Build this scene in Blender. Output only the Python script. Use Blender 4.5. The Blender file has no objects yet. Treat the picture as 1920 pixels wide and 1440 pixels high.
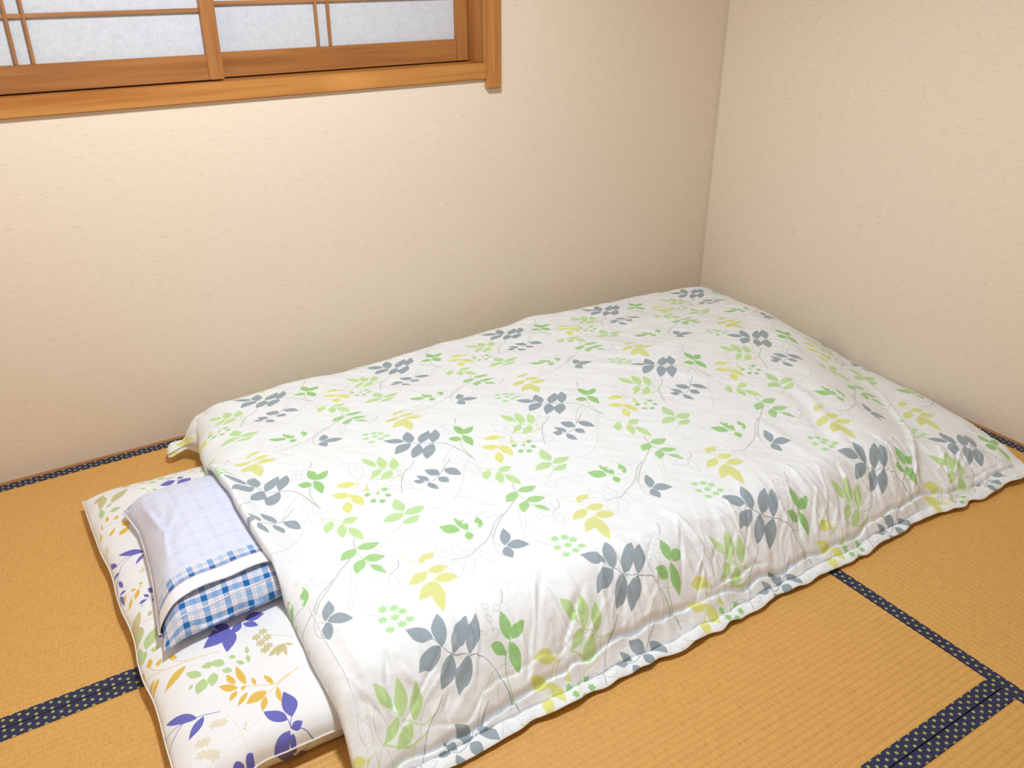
import bpy, bmesh, math, random
import numpy as np
from mathutils import Vector, Matrix

S = bpy.context.scene
C = S.collection
R = math.radians

# ------------------------------------------------------------------ camera
cam_d = bpy.data.cameras.new('camera')
cam = bpy.data.objects.new('camera', cam_d)
C.objects.link(cam)
cam_d.sensor_fit = 'HORIZONTAL'
cam_d.sensor_width = 36.0
cam_d.lens = 36.0 * 1612.2 / 1920.0
cam_d.clip_start = 0.05
cam.location = (-2.347, -2.323, 1.252)
cam.rotation_euler = (R(90 - 26.792), 0, R(-32.311))
S.camera = cam

# ------------------------------------------------------------------ light
w = bpy.data.worlds.new('world')
w.use_nodes = True
w.node_tree.nodes['Background'].inputs[0].default_value = (1.0, 0.9, 0.78, 1)
w.node_tree.nodes['Background'].inputs[1].default_value = 0.02
S.world = w
ld = bpy.data.lights.new('ceiling_lamp_light', 'SPOT')   # shaded pendant: open downwards
ld.spot_size = R(180)
ld.spot_blend = 0.66
ld.energy = 113
ld.shadow_soft_size = 0.10
ld.color = (0.865, 0.94, 1.0)
lo = bpy.data.objects.new('ceiling_lamp_light', ld)
lo.location = (-1.78, -1.18, 1.96)
C.objects.link(lo)

S.view_settings.view_transform = 'Standard'
S.view_settings.look = 'None'
S.view_settings.gamma = 1.0
S.view_settings.use_curve_mapping = False
S.view_settings.exposure = 0.0

# ------------------------------------------------------------------ helpers
def tag(o, label=None, cat=None, group=None, kind=None):
    if label: o['label'] = label
    if cat: o['category'] = cat
    if group: o['group'] = group
    if kind: o['kind'] = kind
    return o

def link(name, me, mat=None, parent=None, smooth=False):
    o = bpy.data.objects.new(name, me)
    C.objects.link(o)
    if mat and not me.materials: me.materials.append(mat)
    if parent: o.parent = parent
    if smooth:
        me.polygons.foreach_set('use_smooth', [True] * len(me.polygons))
    return o

def empty(name, loc=(0, 0, 0)):
    o = bpy.data.objects.new(name, None)
    C.objects.link(o); o.location = loc
    o.empty_display_size = 0.1
    return o

def box(name, x0, x1, y0, y1, z0, z1, mat, parent=None, bev=0.0015, along=None):
    """A bevelled board; UV = metres, u along the longest side."""
    bm = bmesh.new()
    c = Vector(((x0 + x1) / 2, (y0 + y1) / 2, (z0 + z1) / 2))
    d = (abs(x1 - x0), abs(y1 - y0), abs(z1 - z0))
    bmesh.ops.create_cube(bm, size=1)
    for v in bm.verts:
        v.co = Vector((v.co.x * d[0], v.co.y * d[1], v.co.z * d[2]))
    if bev > 0:
        bmesh.ops.bevel(bm, geom=bm.edges[:], offset=min(bev, min(d) * 0.3), segments=2, affect='EDGES')
    ax = along if along is not None else d.index(max(d))
    uvl = bm.loops.layers.uv.new('UVMap')
    for f in bm.faces:
        n = f.normal
        na = max(range(3), key=lambda k: abs(n[k]))
        for l in f.loops:
            p = l.vert.co + c
            others = [k for k in range(3) if k != ax]
            if na == ax: u, v = p[others[0]], p[others[1]]
            else:
                u = p[ax]
                v = p[[k for k in others if k != na][0]] + 0.37 * na
            l[uvl].uv = (u, v)
    me = bpy.data.meshes.new(name)
    bm.to_mesh(me); bm.free()
    o = link(name, me, mat, parent)
    o.location = c if parent is None else c - parent.matrix_world.translation
    return o

def wire_parent_fix():
    bpy.context.view_layer.update()

# ------------------------------------------------------------------ node materials
def new_mat(name):
    m = bpy.data.materials.new(name); m.use_nodes = True
    nt = m.node_tree; b = nt.nodes['Principled BSDF']
    return m, nt, b

def N(nt, typ, **kw):
    n = nt.nodes.new(typ)
    for k, v in kw.items():
        if k.startswith('_'): setattr(n, k[1:], v)
        else: n.inputs[k].default_value = v
    return n

def ramp(nt, stops, interp='LINEAR'):
    n = nt.nodes.new('ShaderNodeValToRGB')
    n.color_ramp.interpolation = interp
    e = n.color_ramp.elements
    while len(e) < len(stops): e.new(0.5)
    for el, (p, c) in zip(e, stops):
        el.position = p; el.color = (*c, 1) if len(c) == 3 else c
    return n

def srgb(r, g, b):
    f = lambda c: (c / 255 / 12.92) if c / 255 <= 0.04045 else ((c / 255 + 0.055) / 1.055) ** 2.4
    return (f(r), f(g), f(b))

def math_(nt, op, a, b=None, c=None):
    n = nt.nodes.new('ShaderNodeMath'); n.operation = op
    for i, v in enumerate((a, b, c)):
        if v is None: continue
        if isinstance(v, (int, float)): n.inputs[i].default_value = v
        else: nt.links.new(v, n.inputs[i])
    return n.outputs[0]

def mixc(nt, fac, a, b, blend='MIX'):
    n = nt.nodes.new('ShaderNodeMix'); n.data_type = 'RGBA'; n.blend_type = blend
    for i, v in ((0, fac), (6, a), (7, b)):
        if isinstance(v, (int, float)): n.inputs[i].default_value = v
        elif isinstance(v, tuple): n.inputs[i].default_value = (*v, 1) if len(v) == 3 else v
        else: nt.links.new(v, n.inputs[i])
    return n.outputs[2]

def mapped(nt, src, scale, loc=(0, 0, 0)):
    tc = nt.nodes.new('ShaderNodeTexCoord')
    mp = nt.nodes.new('ShaderNodeMapping')
    mp.inputs['Scale'].default_value = scale
    mp.inputs['Location'].default_value = loc
    nt.links.new(tc.outputs[src], mp.inputs[0])
    return mp.outputs[0]

def noise(nt, vec, scale, detail=3, rough=0.55):
    n = nt.nodes.new('ShaderNodeTexNoise')
    n.inputs['Scale'].default_value = scale
    n.inputs['Detail'].default_value = detail
    n.inputs['Roughness'].default_value = rough
    nt.links.new(vec, n.inputs['Vector'])
    return n.outputs['Fac']

def bump(nt, b, h, strength, dist):
    n = nt.nodes.new('ShaderNodeBump')
    n.inputs['Strength'].default_value = strength
    n.inputs['Distance'].default_value = dist
    nt.links.new(h, n.inputs['Height'])
    nt.links.new(n.outputs[0], b.inputs['Normal'])

def wallpaper():
    m, nt, b = new_mat('wallpaper')
    # short horizontal fibres pressed into cream paper
    v1 = mapped(nt, 'Object', (32, 32, 210))
    n1 = noise(nt, v1, 1.0, 3, 0.6)
    v2 = mapped(nt, 'Object', (60, 60, 330), (3.1, 1.7, 0.4))
    n2 = noise(nt, v2, 1.0, 2, 0.5)
    v3 = mapped(nt, 'Object', (9, 9, 14), (5, 2, 8))
    n3 = noise(nt, v3, 1.0, 2, 0.5)
    fl = ramp(nt, [(0.57, (0, 0, 0)), (0.74, (1, 1, 1))]); nt.links.new(n1, fl.inputs[0])
    f2 = ramp(nt, [(0.56, (0, 0, 0)), (0.75, (1, 1, 1))]); nt.links.new(n2, f2.inputs[0])
    base = WALL
    c = mixc(nt, math_(nt, 'MULTIPLY', fl.outputs[0], 0.42), base, tuple(x * y for x, y in zip(base, (0.62, 0.58, 0.54))))
    c = mixc(nt, math_(nt, 'MULTIPLY', f2.outputs[0], 0.2), c, tuple(x * 0.66 for x in base))
    c = mixc(nt, math_(nt, 'MULTIPLY', n3, 0.10), c, tuple(x * y for x, y in zip(base, (1.08, 1.06, 1.04))))
    nt.links.new(c, b.inputs['Base Color'])
    b.inputs['Roughness'].default_value = 0.85
    b.inputs['Specular IOR Level'].default_value = 0.2
    h = math_(nt, 'ADD', n1, n2)
    bump(nt, b, h, 0.16, 0.0010)
    return m

def wood(name, light, dark, rough=0.42, knots=0.0):
    m, nt, b = new_mat(name)
    v = mapped(nt, 'UV', (1.6, 34, 1))
    n1 = noise(nt, v, 1.0, 5, 0.6)
    v2 = mapped(nt, 'UV', (7, 260, 1))
    n2 = noise(nt, v2, 1.0, 3, 0.6)
    v3 = mapped(nt, 'UV', (2.6, 6, 1), (2.2, 0.4, 0))
    n3 = noise(nt, v3, 1.0, 1, 0.5)
    r = ramp(nt, [(0.34, dark), (0.52, tuple((a + 2 * c) / 3 for a, c in zip(dark, light))), (0.72, light)])
    nt.links.new(n1, r.inputs[0])
    c = mixc(nt, math_(nt, 'MULTIPLY', n2, 0.35), r.outputs[0], tuple(x * 0.7 for x in dark))
    cl = ramp(nt, [(0.55, (0, 0, 0)), (0.75, (1, 1, 1))]); nt.links.new(n3, cl.inputs[0])
    c = mixc(nt, math_(nt, 'MULTIPLY', cl.outputs[0], 0.3), c, tuple(min(1, x * 1.35) for x in light))
    if knots:
        vo = nt.nodes.new('ShaderNodeTexVoronoi'); vo.inputs['Scale'].default_value = 1.0
        nt.links.new(mapped(nt, 'UV', (2.1, 12, 1), (0.35, 0.2, 0)), vo.inputs['Vector'])
        kr = ramp(nt, [(0.0, (1, 1, 1)), (0.12, (0, 0, 0))]); nt.links.new(vo.outputs['Distance'], kr.inputs[0])
        c = mixc(nt, math_(nt, 'MULTIPLY', kr.outputs[0], knots), c, tuple(x * 0.45 for x in dark))
    nt.links.new(c, b.inputs['Base Color'])
    b.inputs['Roughness'].default_value = rough
    bump(nt, b, n2, 0.12, 0.0006)
    return m

def tatami(name, base, rib=0.0146):
    # UV: u along the mat, v across it (metres); straws lie across, ribs run along
    m, nt, b = new_mat(name)
    straw = noise(nt, mapped(nt, 'UV', (780, 34, 1)), 1.0, 2, 0.6)
    tuft = noise(nt, mapped(nt, 'UV', (230, 70, 1), (1, 5, 0)), 1.0, 2, 0.5)
    big = noise(nt, mapped(nt, 'UV', (5, 9, 1), (4, 3, 0)), 1.0, 3, 0.5)
    lane = noise(nt, mapped(nt, 'UV', (26, 6, 1), (8, 1, 0)), 1.0, 3, 0.7)
    tc = nt.nodes.new('ShaderNodeTexCoord'); sp = nt.nodes.new('ShaderNodeSeparateXYZ')
    nt.links.new(tc.outputs['UV'], sp.inputs[0])
    ph = math_(nt, 'MULTIPLY', sp.outputs[1], 2 * math.pi / rib)
    wv = math_(nt, 'COSINE', ph)
    wv01 = math_(nt, 'MULTIPLY_ADD', wv, 0.5, 0.5)
    wv01 = math_(nt, 'POWER', wv01, 3.0)
    lt = tuple(min(1, x * 1.22) for x in base); dk = tuple(x * y for x, y in zip(base, (0.66, 0.56, 0.42)))
    r = ramp(nt, [(0.32, dk), (0.5, base), (0.72, lt)]); nt.links.new(straw, r.inputs[0])
    c = mixc(nt, 0.5, base, r.outputs[0])
    c = mixc(nt, math_(nt, 'MULTIPLY', wv01, 0.16), c, dk)  # valley shade between ribs painted into the colour, on top of the relief
    t2 = ramp(nt, [(0.30, (1, 1, 1)), (0.42, (0, 0, 0))]); nt.links.new(tuft, t2.inputs[0])
    c = mixc(nt, math_(nt, 'MULTIPLY', t2.outputs[0], 0.45), c, dk)
    l2 = ramp(nt, [(0.64, (0, 0, 0)), (0.72, (1, 1, 1))]); nt.links.new(lane, l2.inputs[0])
    c = mixc(nt, math_(nt, 'MULTIPLY', l2.outputs[0], 0.22), c, dk)
    c = mixc(nt, math_(nt, 'MULTIPLY', big, 0.35), c, tuple(x * y for x, y in zip(base, (1.05, 1.05, 1.15))))
    nt.links.new(c, b.inputs['Base Color'])
    b.inputs['Roughness'].default_value = 0.5
    b.inputs['Specular IOR Level'].default_value = 0.45
    h = math_(nt, 'ADD', math_(nt, 'MULTIPLY', straw, 0.6), tuft)
    bump(nt, b, h, 0.3, 0.0009)
    return m

def heri():
    # navy brocade with a staggered dot figure; UV in metres, v = 0 at the mat's outer edge
    m, nt, b = new_mat('mat_border_brocade')
    tc = nt.nodes.new('ShaderNodeTexCoord'); sp = nt.nodes.new('ShaderNodeSeparateXYZ')
    nt.links.new(tc.outputs['UV'], sp.inputs[0])
    PX, PY = 0.0265, 0.0158
    def lattice(ox, oy, rad, soft):
        fx = math_(nt, 'SUBTRACT', math_(nt, 'FRACT', math_(nt, 'ADD', math_(nt, 'DIVIDE', sp.outputs[0], PX), ox)), 0.5)
        fy = math_(nt, 'SUBTRACT', math_(nt, 'FRACT', math_(nt, 'ADD', math_(nt, 'DIVIDE', sp.outputs[1], PY), oy)), 0.5)
        dx = math_(nt, 'MULTIPLY', fx, PX); dy = math_(nt, 'MULTIPLY', fy, PY)
        d = math_(nt, 'SQRT', math_(nt, 'ADD', math_(nt, 'MULTIPLY', dx, dx), math_(nt, 'MULTIPLY', dy, dy)))
        mr = nt.nodes.new('ShaderNodeMapRange'); mr.inputs['From Min'].default_value = rad - soft
        mr.inputs['From Max'].default_value = rad + soft; mr.inputs['To Min'].default_value = 1; mr.inputs['To Max'].default_value = 0
        nt.links.new(d, mr.inputs['Value'])
        return mr.outputs[0], d
    a1, d1 = lattice(0.0, 0.22, 0.0030, 0.0005)
    a2, d2 = lattice(0.5, 0.72, 0.0030, 0.0005)
    dots = math_(nt, 'MAXIMUM', a1, a2)
    dm = math_(nt, 'MINIMUM', d1, d2)
    core = nt.nodes.new('ShaderNodeMapRange'); core.inputs['From Min'].default_value = 0.0005
    core.inputs['From Max'].default_value = 0.0012; core.inputs['To Min'].default_value = 0.6; core.inputs['To Max'].default_value = 0
    nt.links.new(dm, core.inputs['Value'])
    navy = srgb(38, 42, 82)
    weave = noise(nt, mapped(nt, 'UV', (1400, 500, 1)), 1.0, 1, 0.5)
    c0 = mixc(nt, math_(nt, 'MULTIPLY', weave, 0.5), navy, srgb(22, 24, 52))
    # faint diagonal twill lines between the dots
    dg = math_(nt, 'ADD', math_(nt, 'DIVIDE', sp.outputs[0], PX), math_(nt, 'DIVIDE', sp.outputs[1], PY))
    dgf = math_(nt, 'ABSOLUTE', math_(nt, 'SUBTRACT', math_(nt, 'FRACT', math_(nt, 'ADD', dg, 0.22)), 0.5))
    dl = nt.nodes.new('ShaderNodeMapRange'); dl.inputs['From Min'].default_value = 0.44
    dl.inputs['From Max'].default_value = 0.5; dl.inputs['To Min'].default_value = 0; dl.inputs['To Max'].default_value = 0.30
    nt.links.new(dgf, dl.inputs['Value'])
    c0 = mixc(nt, dl.outputs[0], c0, srgb(70, 86, 130))
    gold = mixc(nt, core.outputs[0], srgb(176, 176, 104), srgb(90, 96, 70))
    c = mixc(nt, dots, c0, gold)
    nt.links.new(c, b.inputs['Base Color'])
    b.inputs['Roughness'].default_value = 0.6
    bump(nt, b, math_(nt, 'ADD', weave, dots), 0.3, 0.0006)
    return m

def plain(name, col, rough=0.6, spec=0.4):
    m, nt, b = new_mat(name)
    n = noise(nt, mapped(nt, 'Object', (60, 60, 60)), 1.0, 2)
    nt.links.new(mixc(nt, math_(nt, 'MULTIPLY', n, 0.25), col, tuple(x * 0.82 for x in col)), b.inputs['Base Color'])
    b.inputs['Roughness'].default_value = rough
    b.inputs['Specular IOR Level'].default_value = spec
    return m

def shoji_paper():
    m, nt, b = new_mat('shoji_paper')
    n = noise(nt, mapped(nt, 'Object', (40, 40, 60)), 1.0, 5, 0.7)
    n2 = noise(nt, mapped(nt, 'Object', (260, 30, 90)), 1.0, 2, 0.6)
    f = math_(nt, 'MULTIPLY', math_(nt, 'ADD', n, n2), 0.5)
    r = ramp(nt, [(0.35, srgb(188, 191, 198)), (0.65, srgb(207, 210, 217))]); nt.links.new(f, r.inputs[0])
    nt.links.new(r.outputs[0], b.inputs['Base Color'])
    b.inputs['Roughness'].default_value = 0.8
    bump(nt, b, n2, 0.15, 0.0006)
    return m

WALL = srgb(230, 214, 194)

# ------------------------------------------------------------------ fabric prints, drawn by the script as flat colour
PAL = {k: tuple(c / 255 for c in v) for k, v in dict(
    ghost=(220, 227, 228), line=(198, 198, 203), line2=(176, 172, 180), stem=(198, 204, 202), slate=(152, 168, 178),
    ylw=(222, 226, 150), ygrn=(226, 230, 142), sgrn=(150, 204, 130), grn=(156, 206, 132), grn2=(160, 210, 138), lgrn=(192, 226, 166),
    lgrn2=(196, 228, 162), mgrn=(168, 214, 146), pgrn=(178, 226, 160), white=(246, 248, 248),
    vio=(104, 104, 190), och=(228, 188, 84), kha=(204, 194, 146), sage=(186, 210, 150), pkha=(226, 220, 196), pko=(236, 212, 160), blk=(110, 104, 120)).items()}

def lin(c):
    c = np.asarray(c, float)
    return np.where(c <= 0.04045, c / 12.92, ((c + 0.055) / 1.055) ** 2.4)

def cloth_print(name, items, a1, a2, res, ground):
    """Periodic print on the lattice a1=(ax,0), a2=(bx,by) metres. Returns an image whose (u,v) are lattice coordinates."""
    Nx, Ny = int(a1 / res), int(a2[1] / res)
    img = np.empty((Ny, Nx, 3)); img[:] = np.asarray(ground) / 255
    def paint(x0, y0, x1, y1, fn, col, alpha):
        # world bbox -> lattice pixels
        j0 = int(math.floor(y0 / a2[1] * Ny)) - 1; j1 = int(math.ceil(y1 / a2[1] * Ny)) + 1
        js = np.arange(j0, j1 + 1)
        wy = (js + 0.5) / Ny * a2[1]
        sh = wy / a2[1] * a2[0]
        i0 = int(math.floor((x0 - sh.max()) / a1 * Nx)) - 1; i1 = int(math.ceil((x1 - sh.min()) / a1 * Nx)) + 1
        is_ = np.arange(i0, i1 + 1)
        X = (is_[None, :] + 0.5) / Nx * a1 + sh[:, None]
        Y = np.repeat(wy[:, None], len(is_), 1)
        a = fn(X, Y) * alpha
        JJ, II = np.nonzero(a > 0.003)
        if len(JJ) == 0: return
        av = a[JJ, II][:, None]
        jj = js[JJ] % Ny; ii = is_[II] % Nx
        img[jj, ii] = img[jj, ii] * (1 - av) + np.asarray(col) * av
    aa = res * 0.8
    def seg_d(X, Y, p, q):
        vx, vy = q[0] - p[0], q[1] - p[1]
        L = vx * vx + vy * vy + 1e-12
        t = np.clip(((X - p[0]) * vx + (Y - p[1]) * vy) / L, 0, 1)
        return np.hypot(X - p[0] - t * vx, Y - p[1] - t * vy)
    def leaf_fn(b, t, ratio, outline, side):
        L = math.hypot(t[0] - b[0], t[1] - b[1]); ux, uy = (t[0] - b[0]) / L, (t[1] - b[1]) / L
        wmax = ratio * L * 0.5
        def fn(X, Y):
            a = ((X - b[0]) * ux + (Y - b[1]) * uy) / L
            s = (-(X - b[0]) * uy + (Y - b[1]) * ux)
            ac = np.clip(a, 0, 1)
            s = s - side * 0.10 * L * np.sin(np.pi * ac)
            hw = 1.04 * wmax * np.sin(np.pi * ac ** 0.86) ** 0.95
            d = hw - np.abs(s)
            d = np.where((a < 0) | (a > 1), -1, d)
            k = np.clip(d / aa + 0.5, 0, 1)
            if outline:
                return k * np.clip(1.2 - np.abs(d - 0.0007) / 0.0007, 0, 1)
            return k
        return fn, wmax + 0.12 * L
    rnd = random.Random(5)
    for it in items:
        k, colname, prm = it[0], it[1], it[2]
        col = PAL[colname]
        if k in 'LO' and prm > 0.01:
            b = (it[3] / 1000, it[4] / 1000); t = (it[5] / 1000, it[6] / 1000)
            side = rnd.uniform(-0.5, 0.5)
            fn, m = leaf_fn(b, t, prm, False, side)
            bb = (min(b[0], t[0]) - m, min(b[1], t[1]) - m, max(b[0], t[0]) + m, max(b[1], t[1]) + m)
            if k == 'L':
                paint(*bb, fn, col, 0.96)
            else:
                if colname != 'ghost': paint(*bb, fn, np.asarray(ground) / 255, 1.0)
                fo, _ = leaf_fn(b, t, prm, True, side)
                paint(*bb, fo, col, 0.85)
        elif k == 'S':
            P = [(p[0] / 1000, p[1] / 1000) for p in it[3]]
            # Catmull-Rom
            Q = []
            ext = [P[0]] + P + [P[-1]]
            for n in range(len(P) - 1):
                p0, p1, p2, p3 = ext[n:n + 4]
                for s in range(6):
                    t = s / 6
                    Q.append(tuple(0.5 * (2 * p1[d] + (p2[d] - p0[d]) * t + (2 * p0[d] - 5 * p1[d] + 4 * p2[d] - p3[d]) * t * t + (3 * p1[d] - p0[d] - 3 * p2[d] + p3[d]) * t ** 3) for d in (0, 1)))
            Q.append(P[-1])
            w_ = prm * 0.00055
            xs = [q[0] for q in Q]; ys = [q[1] for q in Q]
            def fn(X, Y, Q=Q, w_=w_):
                d = np.full(X.shape, 9.0)
                for p, q in zip(Q[:-1], Q[1:]): d = np.minimum(d, seg_d(X, Y, p, q))
                return np.clip((w_ - d) / aa + 0.5, 0, 1)
            paint(min(xs) - w_ * 2, min(ys) - w_ * 2, max(xs) + w_ * 2, max(ys) + w_ * 2, fn, col, 0.85)
        elif k in 'FP':
            x, y = it[3] / 1000, it[4] / 1000; r = prm * 0.00105; ph = rnd.uniform(0, 6)
            def fn(X, Y, k=k):
                dx, dy = X - x, Y - y
                rr = np.hypot(dx, dy); th = np.arctan2(dy, dx)
                rim = r * (0.42 + 0.58 * np.abs(np.cos(3 * (th + ph))) ** 0.7)
                v = np.clip((rim - rr) / aa + 0.5, 0, 1)
                if k == 'P': v = v * np.clip(1.2 - np.abs(rim - rr - 0.0006) / 0.0006, 0, 1)
                return v
            paint(x - r, y - r, x + r, y + r, fn, col, 0.9)
    im = bpy.data.images.new(name, Nx, Ny)
    buf = np.ones((Ny, Nx, 4), np.float32)
    buf[..., :3] = np.clip(img, 0, 1)
    im.pixels.foreach_set(buf.ravel()); im.update(); im.pack()
    return im

def fabric(name, img, rough=0.75, wrinkle=0.25, tint=None, wscale=(14, 14, 1), sheen=0.15):
    m, nt, b = new_mat(name)
    t = nt.nodes.new('ShaderNodeTexImage'); t.image = img; t.interpolation = 'Linear'
    col = t.outputs[0]
    nt.links.new(col, b.inputs['Base Color'])
    b.inputs['Roughness'].default_value = rough
    b.inputs['Specular IOR Level'].default_value = 0.25
    b.inputs['Sheen Weight'].default_value = sheen
    b.inputs['Sheen Roughness'].default_value = 0.5
    n1 = noise(nt, mapped(nt, 'Object', wscale), 1.0, 3, 0.55)
    n2 = noise(nt, mapped(nt, 'Object', (900, 900, 900)), 1.0, 1, 0.5)
    h = math_(nt, 'ADD', n1, math_(nt, 'MULTIPLY', n2, 0.03))
    bump(nt, b, h, wrinkle, 0.01)
    return m

def plaid_color(u, v):
    """blue check: u, v in metres -> (n,3) sRGB"""
    def band(t):
        p = np.mod(t / 0.041, 1.0)
        s = np.where(p < 0.27, 1.0, np.where((p > 0.50) & (p < 0.77), 0.34, 0.03))
        red = (np.abs(p - 0.385) < 0.018) | (np.abs(p - 0.88) < 0.012)
        return s, red
    su, ru = band(u); sv, rv = band(v)
    I = (su + sv) / 2
    both = (su > 0.9) & (sv > 0.9)
    thr = (np.sin(u * 9000) * np.sin(v * 9000)) * 0.08
    I = np.clip(I + thr * (I > 0.1), 0, 1)
    w_ = np.array([236, 240, 250]) / 255; bl = np.array([120, 160, 214]) / 255; dk = np.array([26, 104, 176]) / 255
    c = w_ + (bl - w_) * np.clip(I * 1.35, 0, 1)[..., None]
    c = np.where(both[..., None], dk, c)
    rd = (ru | rv) & ~both
    c = np.where(rd[..., None], c * 0.55 + np.array([236, 160, 160]) / 255 * 0.45, c)
    return c

def make_image(name, arr):
    h, w_ = arr.shape[:2]
    im = bpy.data.images.new(name, w_, h)
    buf = np.ones((h, w_, 4), np.float32); buf[..., :3] = np.clip(arr, 0, 1)
    im.pixels.foreach_set(buf.ravel()); im.update(); im.pack()
    return im

# ------------------------------------------------------------------ smooth value noise for the cloth shapes
def vnoise(X, Y, seed):
    rs = np.random.RandomState(seed); G = rs.rand(64, 64) * 2 - 1
    xi = np.floor(X).astype(int); yi = np.floor(Y).astype(int)
    fx = X - xi; fy = Y - yi
    fx = fx * fx * fx * (fx * (fx * 6 - 15) + 10); fy = fy * fy * fy * (fy * (fy * 6 - 15) + 10)
    g = lambda a, b: G[a % 64, b % 64]
    return (g(xi, yi) * (1 - fx) + g(xi + 1, yi) * fx) * (1 - fy) + (g(xi, yi + 1) * (1 - fx) + g(xi + 1, yi + 1) * fx) * fy

def sstep(x, a, b):
    t = np.clip((x - a) / (b - a), 0, 1); return t * t * (3 - 2 * t)

def poly_d(X, Y, P):
    d = np.full(X.shape, 9.0); side = np.zeros(X.shape); tt = np.zeros(X.shape)
    n = len(P) - 1
    for k in range(n):
        p, q = P[k], P[k + 1]
        vx, vy = q[0] - p[0], q[1] - p[1]
        L = vx * vx + vy * vy
        t = np.clip(((X - p[0]) * vx + (Y - p[1]) * vy) / L, 0, 1)
        dd = np.hypot(X - p[0] - t * vx, Y - p[1] - t * vy)
        sd = np.sign(vx * (Y - p[1]) - vy * (X - p[0]))
        mk = dd < d
        d = np.where(mk, dd, d); side = np.where(mk, sd, side); tt = np.where(mk, (k + t) / n, tt)
    return d, side, tt

def ridge(X, Y, P, amp, wd, asym=0.0):
    """soft fold along a polyline, fading at its two ends"""
    d, s, t = poly_d(X, Y, P)
    fade = np.clip(np.sin(np.pi * t), 0, 1) ** 0.9
    wv = wd * (1 + asym * s)
    return amp * fade * np.exp(-(d / wv) ** 2)

def shell(name, X, Y, ZT, ZB, UV, mat, parent=None):
    """closed cloth body from two height grids with one outline"""
    ny, nx = X.shape
    top = np.stack([X, Y, ZT], -1).reshape(-1, 3); bot = np.stack([X, Y, ZB], -1).reshape(-1, 3)
    V = np.concatenate([top, bot])
    idx = np.arange(nx * ny).reshape(ny, nx)
    a, b_, c, d = idx[:-1, :-1].ravel(), idx[:-1, 1:].ravel(), idx[1:, 1:].ravel(), idx[1:, :-1].ravel()
    q1 = np.stack([a, b_, c, d], -1); o = nx * ny
    q2 = np.stack([d, c, b_, a], -1) + o
    ring = np.concatenate([idx[0, :], idx[1:, -1], idx[-1, -2::-1], idx[-2:0:-1, 0]])
    rn = np.roll(ring, -1)
    q3 = np.stack([ring + o, rn + o, rn, ring], -1)
    F = np.concatenate([q1, q2, q3])
    me = bpy.data.meshes.new(name)
    me.vertices.add(len(V)); me.vertices.foreach_set('co', V.ravel().astype(np.float32))
    me.loops.add(F.size); me.loops.foreach_set('vertex_index', F.ravel().astype(np.int32))
    me.polygons.add(len(F)); me.polygons.foreach_set('loop_start', np.arange(0, F.size, 4, dtype=np.int32))
    me.update(calc_edges=True)
    uv = me.uv_layers.new(name='UVMap')
    uvs = np.concatenate([UV.reshape(-1, 2), UV.reshape(-1, 2)])
    uv.data.foreach_set('uv', uvs[F.ravel()].ravel().astype(np.float32))
    me.validate(); me.update()
    return link(name, me, mat, parent, smooth=True)

def ribbon(name, rows, mat, parent=None, uvf=None):
    """surface through rows of points (list of equal-length lists), no thickness of its own: callers pass closed loops"""
    ny, nx = len(rows), len(rows[0])
    V = [p for r_ in rows for p in r_]
    F = [(j * nx + i, j * nx + i + 1, (j + 1) * nx + i + 1, (j + 1) * nx + i) for j in range(ny - 1) for i in range(nx - 1)]
    me = bpy.data.meshes.new(name); me.from_pydata([tuple(v) for v in V], [], F)
    uv = me.uv_layers.new(name='UVMap')
    for l in me.loops:
        p = V[l.vertex_index]
        uv.data[l.index].uv = uvf(p) if uvf else (p[0], p[1])
    return link(name, me, mat, parent, smooth=True)

def tube(name, pts, rad, mat, parent=None, seg=8, uvf=None):
    rows = []
    n = len(pts)
    P = [Vector(p) for p in pts]
    for i in range(n):
        t = (P[min(n - 1, i + 1)] - P[max(0, i - 1)]).normalized()
        up = Vector((0, 0, 1)) if abs(t.z) < 0.9 else Vector((1, 0, 0))
        s = t.cross(up).normalized(); u_ = s.cross(t)
        r_ = rad(i / (n - 1)) if callable(rad) else rad
        rows.append([P[i] + (s * math.cos(a) + u_ * math.sin(a)) * r_ for a in [2 * math.pi * k / seg for k in range(seg + 1)]])
    o = ribbon(name, rows, mat, parent, uvf)
    return o

# ================================================================== ROOM
M_WALL = wallpaper()
M_CEIL = plain('ceiling_board', srgb(214, 190, 150), 0.8)
M_FRAME = wood('varnished_casing', srgb(206, 146, 78), srgb(172, 108, 50), 0.35)
M_SASH = wood('sash_wood', srgb(182, 122, 66), srgb(144, 90, 42), 0.45, knots=0.7)
M_BAR = wood('lattice_wood', srgb(186, 132, 82), srgb(150, 96, 54), 0.5)
M_PAPER = shoji_paper()
M_TRIM = wood('floor_edge_board', srgb(196, 142, 92), srgb(160, 104, 58), 0.5)
M_TAT = tatami('woven_rush', srgb(219, 168, 92))
M_HERI = heri()
M_DARK = plain('dark_recess', srgb(40, 28, 20), 0.9)
M_NIGHT = plain('night_glass', srgb(18, 20, 26), 0.1)
M_CAULK = plain('corner_sealant', srgb(226, 212, 188), 0.6)

RX0, RX1, RY0, RY1, RH = -2.745, 0.0, -3.62, 0.0, 2.40
T = 0.12
def struct(o):
    o['kind'] = 'structure'; return o

def slab(name, x0, x1, y0, y1, z0, z1, mat):
    return struct(box(name, x0, x1, y0, y1, z0, z1, mat, bev=0))

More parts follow.
